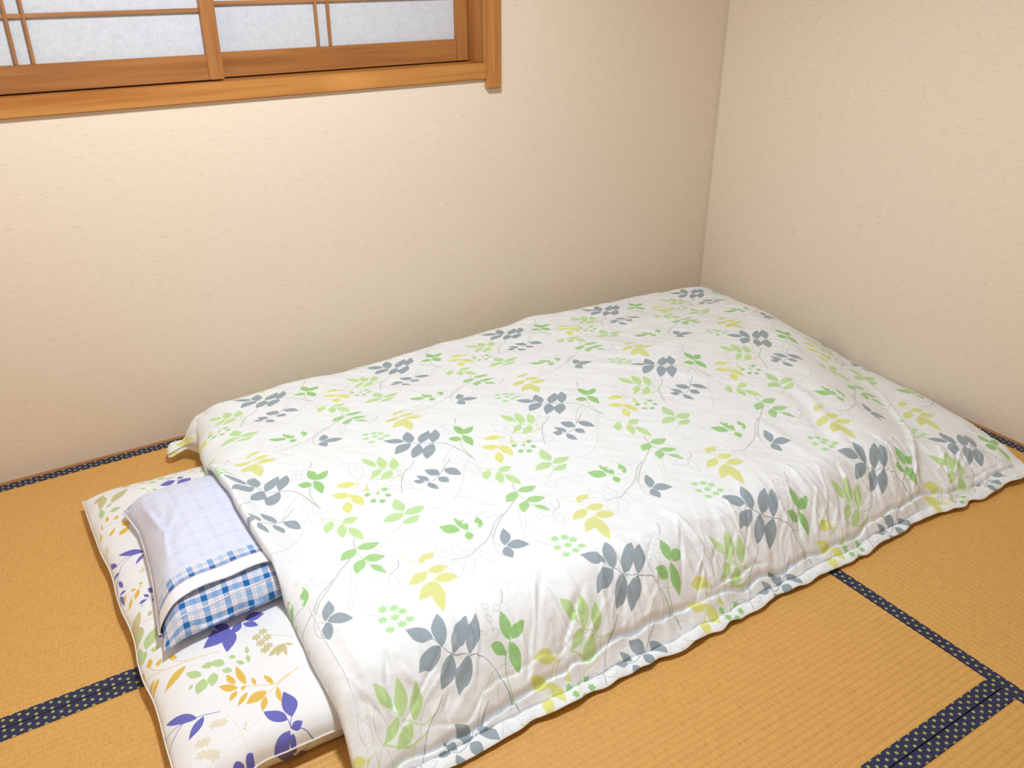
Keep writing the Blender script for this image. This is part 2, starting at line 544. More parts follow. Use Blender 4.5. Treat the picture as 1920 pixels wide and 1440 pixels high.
# back wall with its window opening, one mesh with real depth
OX0, OX1, OZ0, OZ1 = -2.615, -0.974, 0.909, 1.80
def wall_with_hole():
    bm = bmesh.new()
    def q(x0, x1, z0, z1):
        for (a, b2) in ((0.0, T),):
            vs = [bm.verts.new((x, y, z)) for y in (0.0, T) for (x, z) in ((x0, z0), (x1, z0), (x1, z1), (x0, z1))]
            for f in ((0, 1, 2, 3), (7, 6, 5, 4), (0, 4, 5, 1), (1, 5, 6, 2), (2, 6, 7, 3), (3, 7, 4, 0)):
                bm.faces.new([vs[k] for k in f])
    q(RX0 - T, OX0, -0.06, RH); q(OX1, RX1 + T, -0.06, RH)
    q(OX0, OX1, -0.06, OZ0); q(OX0, OX1, OZ1, RH)
    bmesh.ops.remove_doubles(bm, verts=bm.verts[:], dist=1e-5)
    bmesh.ops.recalc_face_normals(bm, faces=bm.faces[:])
    me = bpy.data.meshes.new('wall_back'); bm.to_mesh(me); bm.free()
    return link('wall_back', me, M_WALL)
wb = struct(wall_with_hole())
slab('wall_right', RX1, RX1 + T, RY0 - T, RY1, -0.06, RH, M_WALL)
slab('wall_left', RX0 - T, RX0, RY0 - T, RY1, -0.06, RH, M_WALL)
slab('wall_front', RX0, RX1, RY0 - T, RY0, -0.06, RH, M_WALL)
slab('ceiling', RX0 - T, RX1 + T, RY0 - T, RY1 + T, RH, RH + 0.1, M_CEIL)
# tiny scuff on the right wall above the duvet and a speck on the back wall
box('scuff', -0.0008, 0.001, -1.177, -1.166, 0.021, 0.026, plain('scuff_mark', srgb(150, 110, 84)), bpy.data.objects['wall_right'], bev=0)

# light strip of sealant in the corner
struct(box('trim_1', -0.007, -0.0002, -0.0035, -0.0002, 0.002, RH - 0.001, M_CAULK, bev=0.001))

# floor: sub-floor with the mats as its pieces
fl = slab('floor', RX0, RX1, RY0, RY1, -0.09, -0.052, plain('sub_floor', srgb(90, 66, 40), 0.9))
wire_parent_fix()
E2 = 0.0135            # wooden edge board width
XL5, YL3, YL4, YR = -0.9215, -0.9025, -1.8080, -1.875

def rush_mat(x0, x1, y0, y1, along):
    """top with real ribs along its length, body below, two cloth borders on the long sides"""
    L0, L1 = (x0, x1) if along == 'x' else (y0, y1)
    A0, A1 = (y0, y1) if along == 'x' else (x0, x1)
    g = 0.0008
    L0 += g; L1 -= g; A0 += g; A1 -= g
    rib = 0.0146
    n = int((A1 - A0) / rib * 5)
    V, F, U = [], [], []
    prof = []
    for k in range(n + 1):
        a = A0 + (A1 - A0) * k / n
        prof.append((a, -0.0003 - 0.0009 * (0.5 + 0.5 * math.cos(2 * math.pi * a / rib)) ** 3))
    prof = [(A0, -0.050)] + prof + [(A1, -0.050)]
    for (a, z) in prof:
        for l in (L0, L1):
            V.append((l, a, z) if along == 'x' else (a, l, z)); U.append((l, a))
    for k in range(len(prof) - 1):
        f = (2 * k, 2 * k + 1, 2 * k + 3, 2 * k + 2)
        F.append(f if along == 'x' else f[::-1])
    F.append((0, len(V) - 2, len(V) - 1, 1))
    for e in (0, 1):
        ring = [2 * k + e for k in range(len(prof))]
        F.append(ring if e else ring[::-1])
    me = bpy.data.meshes.new('tatami_mat'); me.from_pydata(V, [], F)
    uv = me.uv_layers.new(name='UVMap')
    for l in me.loops: uv.data[l.index].uv = U[l.vertex_index]
    o = link('tatami_mat', me, M_TAT, fl); o.matrix_parent_inverse = fl.matrix_world.inverted()
    # borders: scalloped inner edge, folded over the side
    for e, s in ((A0, 1), (A1, -1)):
        W = 0.0283
        m = 2 * int((L1 - L0) / 0.0066)
        V, F, U = [], [], []
        for k in range(m + 1):
            l = L0 + (L1 - L0) * k / m
            inner = W + (0.0006 if k % 2 else -0.0004)
            for a, z in ((0.0, -0.02), (0.0, 0.0004), (0.0006, 0.0010), (inner - 0.001, 0.0012), (inner, 0.0004), (inner, -0.002), (0.002, -0.02)):
                V.append((l, e + s * a, z) if along == 'x' else (e + s * a, l, z)); U.append((l, a))
        for k in range(m):
            for j in range(7):
                a_, b_ = k * 7 + j, k * 7 + (j + 1) % 7
                f = (a_, b_, b_ + 7, a_ + 7)
                F.append(f)
        F.append(tuple(range(7))); F.append(tuple(range(m * 7 + 6, m * 7 - 1, -1)))
        me = bpy.data.meshes.new('mat_border'); me.from_pydata(V, [], F)
        uv = me.uv_layers.new(name='UVMap')
        for lp in me.loops: uv.data[lp.index].uv = U[lp.vertex_index]
        bmx = bmesh.new(); bmx.from_mesh(me); bmesh.ops.recalc_face_normals(bmx, faces=bmx.faces[:]); bmx.to_mesh(me); bmx.free()
        bo = link('mat_border', me, M_HERI, o)
        bo['label'] = 'navy cloth border with small gold-green dots'
    return o

rush_mat(RX0 + E2, XL5, YL3, -E2, 'x')
rush_mat(RX0 + E2, XL5, YL4, YL3, 'x')
rush_mat(RX0 + E2, XL5, YL4 - 0.9035, YL4, 'x')
rush_mat(RX0 + E2, XL5, RY0 + E2, YL4 - 0.9035, 'x')
rush_mat(XL5, -E2, YR, -E2, 'y')
rush_mat(XL5, -E2, RY0 + E2, YR, 'y')
# wooden edge boards between mats and walls
struct(box('trim_2', RX0, RX1, -E2, 0, -0.05, 0.0015, M_TRIM, bev=0.0006))
struct(box('trim_3', -E2, 0, RY0, -E2 - 0.0002, -0.05, 0.0015, M_TRIM, bev=0.0006))
struct(box('trim_4', RX0, RX0 + E2, RY0, -E2 - 0.0002, -0.05, 0.0015, M_TRIM, bev=0.0006))
struct(box('trim_5', RX0 + E2, -E2 , RY0, RY0 + E2, -0.05, 0.0015, M_TRIM, bev=0.0006))

# ------------------------------------------------------------------ window_1: casing and two sliding paper screens
win = empty('window_1', (-1.79, 0.0, 0.909)); struct(win)
wire_parent_fix()
ZS = 0.955
box('sill', OX0 - 0.0, OX1, -0.014, 0.10, 0.909, ZS, M_FRAME, win, bev=0.0025)
box('casing', OX1 - 0.0015, OX1 + 0.045, -0.022, 0.002, 0.882, 1.86, M_FRAME, win, bev=0.0025)
box('casing', OX0 - 0.045, OX0, -0.022, 0.002, 0.882, 1.86, M_FRAME, win, bev=0.0025)
box('jamb', OX1 - 0.026, OX1 - 0.0003, 0.0025, 0.10, ZS + 0.0003, 1.7797, M_SASH, win, bev=0.001)
box('jamb', OX0 + 0.0003, OX0 + 0.026, 0.003, 0.10, ZS + 0.0003, 1.7797, M_FRAME, win, bev=0.001)
box('head', OX0, OX1, -0.014, 0.10, 1.78, 1.83, M_FRAME, win, bev=0.0025)
gl = box('pane', OX0 + 0.027, OX1 - 0.027, 0.088, 0.094, ZS + 0.001, 1.779, M_NIGHT, win, bev=0)
gl['label'] = 'dark outer window pane behind the paper screens'

def screen(x0, x1, y0, kum, horiz):
    z0, z1 = ZS + 0.0035, 1.775
    y1 = y0 + 0.026
    p = box('paper_screen', x0 + 0.02, x1 - 0.02, y1 - 0.009, y1 - 0.007, z0 + 0.045, z1 - 0.03, M_PAPER, win, bev=0)
    p['label'] = 'white paper sheet of a sliding screen'
    wire_parent_fix()
    box('stile', x0, x0 + 0.037, y0, y1, z0, z1, M_SASH, p)
    box('stile', x1 - 0.037, x1, y0, y1, z0, z1, M_SASH, p)
    box('rail', x0 + 0.0372, x1 - 0.0372, y0 + 0.002, y1 - 0.001, z0, 1.0185, M_SASH, p)
    box('rail', x0 + 0.0372, x1 - 0.0372, y0 + 0.002, y1 - 0.001, z1 - 0.04, z1, M_SASH, p)
    for k in kum:
        box('lattice_bar', k - 0.0035, k + 0.0035, y0 + 0.006, y1 - 0.0095, 1.0187, z1 - 0.0402, M_BAR, p, bev=0.0006)
    for z in horiz:
        box('lattice_bar', x0 + 0.0374, x1 - 0.0374, y0 + 0.0085, y1 - 0.0095, z - 0.0045, z + 0.0045, M_BAR, p, bev=0.0006)
    return p
screen(-2.589, -1.7340, 0.012, (-2.1915, -2.1560), (1.1205, 1.289, 1.462, 1.63))
screen(-1.800, -1.0035, 0.044, (-1.4610, -1.4265), (1.1330, 1.302, 1.476, 1.64))

# ================================================================== BEDDING
DUV = [
["S","ghost",1.0,[[-1787,-983],[-1753,-995],[-1709,-1014]]],
["O","ghost",0.82,-1349,-957,-1377,-945],
["O","ghost",0.82,-1349,-957,-1320,-963],
["O","ghost",0.56,-1317,-977,-1281,-977],
["O","ghost",0.45,-1650,-1211,-1698,-1224],
["O","ghost",0.41,-1647,-1213,-1671,-1256],
["O","ghost",0.34,-1633,-1218,-1645,-1273],
["O","ghost",0.42,-1652,-1205,-1676,-1174],
["O","ghost",0.44,-1769,-994,-1747,-1031],
["O","ghost",0.51,-1768,-986,-1729,-964],
["O","ghost",0.55,-1739,-995,-1696,-980],
["O","ghost",0.82,-1582,-894,-1551,-908],
["O","ghost",0.78,-1574,-921,-1609,-920],
["S","ghost",1.6,[[-1694,-1249],[-1675,-1223],[-1654,-1208],[-1622,-1217],[-1581,-1218]]],
["S","ghost",2.2,[[-1511,-789],[-1548,-848],[-1582,-888],[-1613,-911],[-1663,-917]]],
["S","ghost",2.0,[[-1619,-696],[-1657,-730],[-1668,-778],[-1674,-814],[-1648,-831]]],
["S","ghost",1.6,[[-1480,-1012],[-1510,-1054],[-1548,-1116]]],
["S","ghost",1.2,[[-1517,-1069],[-1525,-1112],[-1510,-1135],[-1499,-1144]]],
["S","ghost",1.6,[[-1890,-1007],[-1920,-1069],[-1942,-1112]]],
["O","ghost",0.46,-1670,-786,-1712,-791],
["O","ghost",0.38,-1666,-784,-1642,-835],
["O","ghost",0.26,-1667,-779,-1657,-730],
["O","ghost",0.49,-1797,-965,-1769,-946],
["O","ghost",0.61,-1765,-978,-1731,-966],
["O","ghost",0.52,-1735,-990,-1692,-983],
["O","ghost",0.51,-1607,-1327,-1623,-1275],
["O","line",0.35,-1889,-784,-1883,-722],
["O","line",0.68,-1889,-786,-1840,-793],
["O","line",0.45,-1893,-787,-1886,-845],
["S","stem",1.2,[[-1959,-791],[-1940,-757],[-1912,-727],[-1880,-709],[-1854,-712]]],
["S","line",1,[[-1883,-818],[-1865,-832],[-1859,-844]]],
["S","slate",1.6,[[-1530,-753],[-1563,-780],[-1585,-799],[-1604,-810],[-1617,-811],[-1630,-802]]],
["L","slate",0.51,-1562,-782,-1539,-825],
["L","slate",0.64,-1583,-797,-1602,-760],
["L","slate",0.71,-1588,-805,-1578,-835],
["L","slate",0.44,-1615,-807,-1631,-773],
["L","slate",0.48,-1621,-814,-1613,-851],
["L","slate",0.75,-1627,-807,-1647,-791],
["S","ylw",1.5,[[-1741,-721],[-1758,-728],[-1770,-741],[-1791,-763],[-1809,-793]]],
["L","ygrn",0.52,-1767,-736,-1810,-723],
["L","ygrn",0.47,-1764,-738,-1745,-787],
["L","ygrn",0.54,-1794,-771,-1830,-748],
["L","ygrn",0.44,-1792,-768,-1784,-822],
["L","ygrn",0.47,-1808,-792,-1826,-834],
["F","sgrn",7.5,-1736,-775],
["F","sgrn",7.5,-1720,-792],
["F","sgrn",7.5,-1761,-790],
["F","sgrn",7.5,-1742,-797],
["F","sgrn",7.5,-1722,-816],
["F","sgrn",7.5,-1759,-817],
["F","sgrn",7.5,-1742,-828],
["S","grn",1.2,[[-1738,-761],[-1732,-738],[-1720,-723],[-1703,-715],[-1684,-720]]],
["L","lgrn",0.48,-1721,-890,-1715,-836],
["L","lgrn",0.51,-1723,-901,-1672,-898],
["L","lgrn",0.52,-1724,-896,-1775,-903],
["L","lgrn",0.49,-1740,-930,-1696,-922],
["S","lgrn",1.4,[[-1721,-888],[-1729,-909],[-1741,-929],[-1755,-939],[-1771,-944]]],
["L","lgrn2",0.46,-1865,-839,-1892,-875],
["L","lgrn2",0.62,-1848,-858,-1812,-857],
["L","lgrn2",0.38,-1850,-860,-1869,-909],
["L","lgrn2",0.35,-1843,-878,-1834,-936],
["S","lgrn2",1.5,[[-1883,-818],[-1863,-833],[-1849,-856],[-1843,-876]]],
["S","stem",2.4,[[-1847,-921],[-1856,-935],[-1861,-955]]],
["S","mgrn",1.4,[[-1861,-955],[-1863,-977],[-1861,-995],[-1857,-1018],[-1850,-1036]]],
["L","mgrn",0.49,-1858,-957,-1809,-960],
["L","mgrn",0.57,-1862,-956,-1901,-978],
["L","mgrn",0.5,-1860,-994,-1818,-1010],
["L","mgrn",0.48,-1861,-995,-1891,-1031],
["L","mgrn",0.39,-1856,-1019,-1839,-1058],
["S","line",1.2,[[-1838,-939],[-1835,-959],[-1826,-982],[-1814,-1004],[-1805,-1013]]],
["O","line",0.46,-1830,-1062,-1828,-1018],
["O","line",0.54,-1835,-1067,-1880,-1063],
["O","line",0.43,-1833,-1068,-1843,-1118],
["S","line2",1.4,[[-1801,-1030],[-1808,-1049],[-1822,-1061],[-1836,-1065]]],
["S","stem",3.0,[[-1883,-982],[-1904,-998],[-1933,-1018],[-1953,-1034],[-1973,-1052],[-1992,-1073]]],
["S","stem",1.4,[[-1992,-1073],[-2002,-1090],[-2008,-1112],[-2007,-1130],[-2001,-1140]]],
["S","line",1.0,[[-1933,-1018],[-1950,-1009],[-1970,-1009]]],
["L","grn2",0.57,-1651,-1017,-1681,-981],
["L","grn2",0.39,-1636,-1025,-1641,-971],
["L","grn2",0.0001,-1633,-1025,-1610,-1034],
["L","grn2",0.62,-1640,-1030,-1649,-1057],
["L","grn2",0.34,-1611,-1034,-1598,-988],
["S","grn2",1.2,[[-1651,-1017],[-1635,-1029],[-1610,-1034]]],
["F","white",6.5,-1632,-982],
["F","white",6.5,-1617,-976],
["F","white",6.5,-1618,-998],
["F","white",6.5,-1604,-994],
["F","white",6.5,-1612,-1018],
["F","white",6.5,-1629,-998],
["P","line",6,-1604,-974],
["P","line",6,-1591,-992],
["P","line",6,-1576,-987],
["S","ylw",1.3,[[-1795,-1031],[-1779,-1052],[-1770,-1075],[-1766,-1093],[-1768,-1124]]],
["L","ylw",0.57,-1769,-1065,-1729,-1050],
["L","ylw",0.59,-1766,-1094,-1726,-1105],
["L","ylw",0.49,-1769,-1094,-1817,-1113],
["L","ylw",0.46,-1770,-1127,-1820,-1163],
["L","ylw",0.58,-1768,-1126,-1723,-1142],
["L","ylw",0.3,-1770,-1131,-1793,-1211],
["O","line",0.38,-1710,-1092,-1722,-1037],
["O","line",0.38,-1679,-1096,-1689,-1043],
["O","line",0.0001,-1679,-1091,-1652,-1068],
["O","line",0.4,-1710,-1093,-1762,-1061],
["O","line",0.48,-1656,-1089,-1677,-1043],
["O","line",0.44,-1708,-1095,-1725,-1148],
["O","line",0.4,-1679,-1098,-1698,-1148],
["O","line",0.29,-1654,-1090,-1643,-1145],
["S","stem",2.8,[[-1543,-1013],[-1574,-1033],[-1597,-1057],[-1624,-1077],[-1653,-1088]]],
["S","line2",1.8,[[-1653,-1088],[-1675,-1098],[-1695,-1095],[-1710,-1092]]],
["S","stem",1.4,[[-1597,-1057],[-1607,-1079],[-1605,-1098],[-1596,-1108]]],
["L","slate",0.42,-1595,-1107,-1571,-1061],
["L","slate",0.57,-1593,-1110,-1551,-1132],
["L","slate",0.52,-1596,-1111,-1605,-1152],
["F","pgrn",9,-1888,-1147],
["F","pgrn",9,-1869,-1155],
["F","pgrn",9,-1859,-1171],
["F","pgrn",9,-1878,-1179],
["F","pgrn",9,-1900,-1173],
["F","pgrn",9,-1857,-1198],
["F","pgrn",9,-1875,-1203],
["F","pgrn",9,-1899,-1203],
["S","line",1.0,[[-1921,-1131],[-1915,-1145],[-1902,-1161]]],
["S","lgrn2",2.2,[[-1954,-1336],[-1942,-1353],[-1922,-1372],[-1907,-1378],[-1888,-1379]]],
["L","lgrn2",0.4,-1953,-1336,-1969,-1286],
["L","lgrn2",0.39,-1942,-1352,-1927,-1294],
["L","lgrn2",0.39,-1923,-1367,-1899,-1316],
["L","lgrn2",0.42,-1947,-1351,-1985,-1378],
["L","lgrn2",0.46,-1928,-1369,-1968,-1397],
["S","lgrn2",3.0,[[-1986,-1377],[-1968,-1391],[-1946,-1401],[-1924,-1398],[-1906,-1391]]],
["S","line2",1.6,[[-1861,-1352],[-1880,-1373],[-1902,-1387],[-1920,-1410],[-1935,-1436],[-1947,-1465]]],
["O","line",0.34,-2007,-1371,-2011,-1310],
["O","line",0.33,-1986,-1377,-1980,-1316],
["O","line",0.4,-2003,-1379,-2040,-1418],
["O","line",0.34,-1987,-1378,-2002,-1445],
["S","ylw",1.6,[[-1933,-1402],[-1949,-1412],[-1973,-1418],[-1990,-1433],[-2002,-1456]]],
["O","line2",0.47,-1940,-1447,-1970,-1426],
["O","line2",0.52,-1940,-1447,-1908,-1450],
["S","slate",1.8,[[-1842,-1260],[-1831,-1280],[-1817,-1296],[-1788,-1311],[-1764,-1328],[-1751,-1354],[-1742,-1393],[-1735,-1426]]],
["L","slate",0.54,-1842,-1261,-1877,-1220],
["L","slate",0.38,-1832,-1279,-1808,-1212],
["L","slate",0.37,-1816,-1295,-1764,-1243],
["L","slate",0.36,-1788,-1309,-1748,-1250],
["L","slate",0.47,-1834,-1278,-1889,-1306],
["L","slate",0.41,-1819,-1295,-1861,-1344],
["L","slate",0.44,-1789,-1312,-1833,-1363],
["S","grn",1.6,[[-1703,-1314],[-1721,-1331],[-1734,-1360],[-1737,-1393],[-1735,-1415]]],
["L","grn",0.4,-1706,-1314,-1700,-1261],
["L","grn",0.53,-1701,-1315,-1665,-1295],
["L","grn",0.71,-1720,-1332,-1745,-1311],
["L","grn",0.4,-1706,-1318,-1710,-1372],
["P","line2",8,-1723,-1241],
["P","line2",8,-1704,-1253],
["P","line2",8,-1727,-1266],
["P","line2",8,-1706,-1281],
["P","line2",8,-1745,-1285],
["P","line2",8,-1725,-1291],
["S","line2",1.5,[[-1691,-1250],[-1681,-1236],[-1675,-1221]]]]
MAT_ = [
["L","vio",0.63,-2129,-952,-2152,-929],
["L","vio",0.52,-2130,-952,-2186,-982],
["L","vio",0.39,-2129,-953,-2151,-1015],
["L","vio",0.51,-2125,-970,-2104,-947],
["L","vio",0.62,-2096,-942,-2059,-949],
["L","vio",0.48,-2102,-952,-2079,-976],
["S","vio",1.2,[[-2135,-950],[-2119,-950],[-2101,-940],[-2075,-924],[-2042,-915]]],
["F","vio",6,-2157,-946],
["F","vio",6,-2164,-954],
["F","vio",6,-2156,-961],
["L","kha",0.38,-2291,-833,-2264,-788],
["L","kha",0.57,-2250,-818,-2247,-803],
["L","kha",0.63,-2274,-825,-2297,-815],
["L","kha",0.53,-2278,-823,-2289,-873],
["L","kha",0.29,-2280,-830,-2300,-857],
["S","kha",1,[[-2279,-822],[-2264,-822],[-2240,-834]]],
["L","sage",0.4,-2278,-841,-2283,-868],
["L","sage",0.5,-2276,-898,-2244,-858],
["L","sage",0.33,-2287,-878,-2290,-926],
["L","sage",0.39,-2277,-901,-2289,-927],
["L","sage",0.63,-2267,-908,-2256,-923],
["L","och",0.5,-2280,-952,-2275,-930],
["L","och",0.63,-2268,-964,-2258,-951],
["L","och",0.63,-2244,-959,-2233,-973],
["L","och",0.43,-2298,-965,-2294,-944],
["L","och",0.28,-2224,-1004,-2271,-1033],
["L","och",0.28,-2279,-985,-2298,-1003],
["L","och",0.35,-2272,-993,-2290,-1014],
["L","och",0.3,-2297,-977,-2306,-998],
["S","och",1.1,[[-2299,-962],[-2272,-978],[-2244,-990],[-2216,-995],[-2191,-1001],[-2163,-1005]]],
["S","och",1,[[-2245,-963],[-2235,-981],[-2216,-995]]],
["S","och",1,[[-2280,-952],[-2274,-968],[-2261,-981]]],
["L","sage",0.5,-2206,-1046,-2228,-1021],
["L","sage",0.63,-2180,-1032,-2202,-1026],
["L","sage",0.63,-2163,-1042,-2184,-1024],
["L","sage",0.63,-2171,-1053,-2156,-1067],
["L","sage",0.58,-2205,-1055,-2224,-1086],
["L","sage",0.56,-2185,-1052,-2197,-1082],
["L","sage",0.63,-2226,-1056,-2233,-1065],
["L","sage",0.63,-2141,-1037,-2151,-1026],
["L","sage",0.5,-2132,-1060,-2143,-1045],
["L","sage",0.37,-2120,-1038,-2116,-1018],
["L","sage",0.37,-2121,-1041,-2125,-1062],
["L","och",0.25,-2144,-1108,-2147,-1057],
["L","och",0.37,-2160,-1098,-2167,-1068],
["L","och",0.45,-2159,-1110,-2187,-1088],
["L","och",0.41,-2162,-1115,-2180,-1132],
["L","och",0.63,-2147,-1110,-2155,-1119],
["L","och",0.28,-2147,-1128,-2171,-1152],
["L","och",0.32,-2130,-1119,-2131,-1098],
["L","och",0.29,-2103,-1134,-2111,-1104],
["L","och",0.53,-2118,-1143,-2157,-1154],
["L","och",0.31,-2123,-1154,-2139,-1185],
["L","och",0.23,-2098,-1144,-2103,-1183],
["S","och",1.3,[[-2152,-1112],[-2131,-1120],[-2101,-1135],[-2077,-1128],[-2050,-1120]]],
["S","och",1.1,[[-2121,-1152],[-2101,-1142],[-2068,-1126]]],
["F","kha",9,-2077,-998],
["F","kha",9,-2075,-1017],
["F","kha",9,-2090,-1024],
["F","kha",9,-2080,-1039],
["F","kha",9,-2092,-1006],
["F","kha",9,-2089,-1045],
["L","kha",0.38,-2054,-1051,-2089,-1065],
["L","kha",0.32,-2054,-1051,-2076,-1074],
["L","kha",0.25,-2053,-1052,-2059,-1083],
["L","kha",0.35,-2053,-1052,-2040,-1064],
["S","kha",1,[[-2067,-1017],[-2050,-1028],[-2033,-1046]]],
["L","vio",0.4,-2099,-1224,-2093,-1161],
["L","vio",0.48,-2108,-1225,-2137,-1186],
["L","vio",0.0001,-2107,-1239,-2111,-1208],
["L","vio",0.36,-2110,-1242,-2151,-1262],
["L","vio",0.63,-2107,-1240,-2086,-1239],
["L","vio",0.63,-2107,-1247,-2116,-1260],
["S","vio",1.2,[[-2099,-1222],[-2107,-1240],[-2090,-1248],[-2072,-1261],[-2041,-1262]]],
["S","vio",1.2,[[-2107,-1224],[-2107,-1239]]],
["L","vio",0.34,-2238,-1135,-2285,-1099],
["L","vio",0.33,-2227,-1138,-2261,-1170],
["L","vio",0.26,-2294,-1126,-2304,-1096],
["L","vio",0.6,-2295,-1155,-2304,-1142],
["L","vio",0.44,-2301,-1180,-2301,-1203],
["L","vio",0.39,-2301,-1213,-2296,-1232],
["S","vio",1.3,[[-2306,-1130],[-2288,-1126],[-2256,-1130],[-2234,-1133],[-2201,-1145]]],
["S","vio",1.2,[[-2260,-1129],[-2281,-1144],[-2297,-1160],[-2307,-1185]]],
["F","pkha",10,-2216,-1168],
["F","pkha",10,-2204,-1173],
["F","pkha",10,-2239,-1194],
["F","pkha",10,-2247,-1192],
["F","pkha",10,-2240,-1221],
["F","pkha",10,-2251,-1217],
["F","pkha",10,-2233,-1229],
["S","pkha",1,[[-2192,-1160],[-2186,-1188],[-2183,-1222],[-2183,-1251]]],
["S","pkha",1,[[-2220,-1228],[-2196,-1223],[-2171,-1214],[-2142,-1195]]],
["L","vio",0.54,-2178,-1251,-2193,-1263],
["L","vio",0.63,-2196,-1261,-2217,-1265],
["L","pkha",0.27,-2173,-1209,-2169,-1193],
["L","pkha",0.3,-2174,-1215,-2179,-1202],
["L","vio",0.0001,-2087,-367,-2083,-336],
["L","vio",0.63,-2088,-358,-2071,-352],
["L","vio",0.63,-2094,-384,-2057,-368],
["L","vio",0.63,-2094,-364,-2131,-365],
["L","vio",0.63,-2134,-394,-2106,-399],
["L","vio",0.59,-2031,-399,-2016,-400],
["S","vio",1,[[-2094,-364],[-2078,-375],[-2060,-395],[-2036,-388],[-2010,-394]]],
["S","blk",0.8,[[-2107,-403],[-2082,-403],[-2061,-397],[-2016,-389]]],
["L","kha",0.63,-2209,-298,-2190,-315],
["L","kha",0.42,-2244,-366,-2198,-332],
["L","kha",0.0001,-2276,-346,-2273,-312],
["L","kha",0.63,-2278,-329,-2252,-309],
["L","kha",0.36,-2257,-316,-2271,-369],
["L","sage",0.63,-2267,-351,-2249,-337],
["L","sage",0.63,-2253,-396,-2228,-399],
["L","sage",0.63,-2257,-373,-2243,-367],
["L","sage",0.35,-2273,-403,-2271,-365],
["L","sage",0.63,-2151,-290,-2133,-310],
["L","sage",0.54,-2125,-307,-2113,-331],
["L","sage",0.63,-2152,-329,-2133,-332],
["L","sage",0.63,-2170,-315,-2154,-316],
["L","sage",0.63,-2112,-337,-2095,-340],
["L","sage",0.5,-2164,-364,-2174,-353],
["L","sage",0.63,-2157,-379,-2164,-375],
["L","sage",0.63,-2152,-377,-2139,-375],
["L","sage",0.63,-2029,-339,-2018,-357],
["L","sage",0.47,-2021,-320,-2014,-342],
["S","kha",1,[[-2253,-303],[-2232,-310],[-2204,-323],[-2174,-320],[-2152,-329]]],
["F","pko",5,-2082,-308],
["F","pko",5,-2072,-306],
["F","pko",5,-2062,-306],
["F","pko",5,-2055,-333],
["F","pko",5,-2044,-329],
["F","pko",5,-2040,-343],
["F","pko",5,-2046,-316],
["L","och",0.36,-2265,-433,-2263,-410],
["L","och",0.63,-2248,-443,-2241,-428],
["L","och",0.18,-2281,-451,-2279,-429],
["L","och",0.25,-2263,-487,-2255,-468],
["L","och",0.16,-2286,-457,-2293,-486],
["L","och",0.57,-2252,-505,-2226,-493],
["L","och",0.35,-2270,-491,-2261,-473],
["L","och",0.63,-2224,-488,-2239,-464],
["S","och",1,[[-2280,-447],[-2261,-452],[-2236,-463]]],
["S","kha",1,[[-2238,-460],[-2214,-475],[-2209,-544]]],
["L","vio",0.28,-2219,-611,-2267,-574],
["L","vio",0.29,-2220,-619,-2242,-639],
["L","vio",0.3,-2277,-606,-2286,-577],
["L","vio",0.63,-2276,-627,-2291,-630],
["L","vio",0.27,-2279,-682,-2283,-655],
["L","vio",0.63,-2288,-694,-2276,-700],
["L","vio",0.2,-2289,-699,-2287,-735],
["L","vio",0.6,-2223,-756,-2237,-738],
["L","vio",0.53,-2261,-764,-2245,-765],
["L","vio",0.44,-2240,-761,-2248,-748],
["L","vio",0.43,-2237,-781,-2234,-772],
["L","vio",0.63,-2255,-777,-2259,-775],
["S","vio",1.2,[[-2277,-606],[-2259,-600],[-2243,-604],[-2220,-612]]],
["S","vio",1.2,[[-2243,-604],[-2268,-616],[-2283,-643],[-2293,-685],[-2293,-720]]],
["S","vio",1,[[-2259,-764],[-2241,-766],[-2225,-768]]],
["L","och",0.63,-2258,-719,-2268,-712],
["L","och",0.63,-2250,-708,-2241,-710],
["L","och",0.39,-2265,-745,-2253,-722],
["L","och",0.23,-2279,-710,-2285,-732],
["L","och",0.2,-2271,-734,-2282,-760],
["L","och",0.63,-2250,-720,-2244,-720],
["S","och",1,[[-2242,-711],[-2258,-727],[-2271,-734],[-2286,-758]]],
["L","pkha",0.35,-2232,-680,-2232,-659],
["L","pkha",0.63,-2226,-680,-2218,-672],
["L","pkha",0.53,-2234,-679,-2242,-666],
["L","pkha",0.21,-2290,-546,-2282,-511]]
GD = (241, 245, 249)
A1, A2 = 0.390, (-0.135, 0.640)
duvet_img = cloth_print('duvet_leaf_print', DUV, A1, A2, 0.00048, GD)
M1, M2 = 0.50, (0.0, 1.30)
matt_img = cloth_print('mattress_leaf_print', MAT_, M1, M2, 0.00060, (240, 241, 244))
M_DUV = fabric('duvet_cotton', duvet_img, 0.8, 0.35, wscale=(9, 26, 20))
M_MAT = fabric('mattress_cotton', matt_img, 0.75, 0.3)
def duv_uv(x, y): return x, y
def lat(u, v, a1, a2):
    j = v / a2[1]; return (u - j * a2[0]) / a1, j

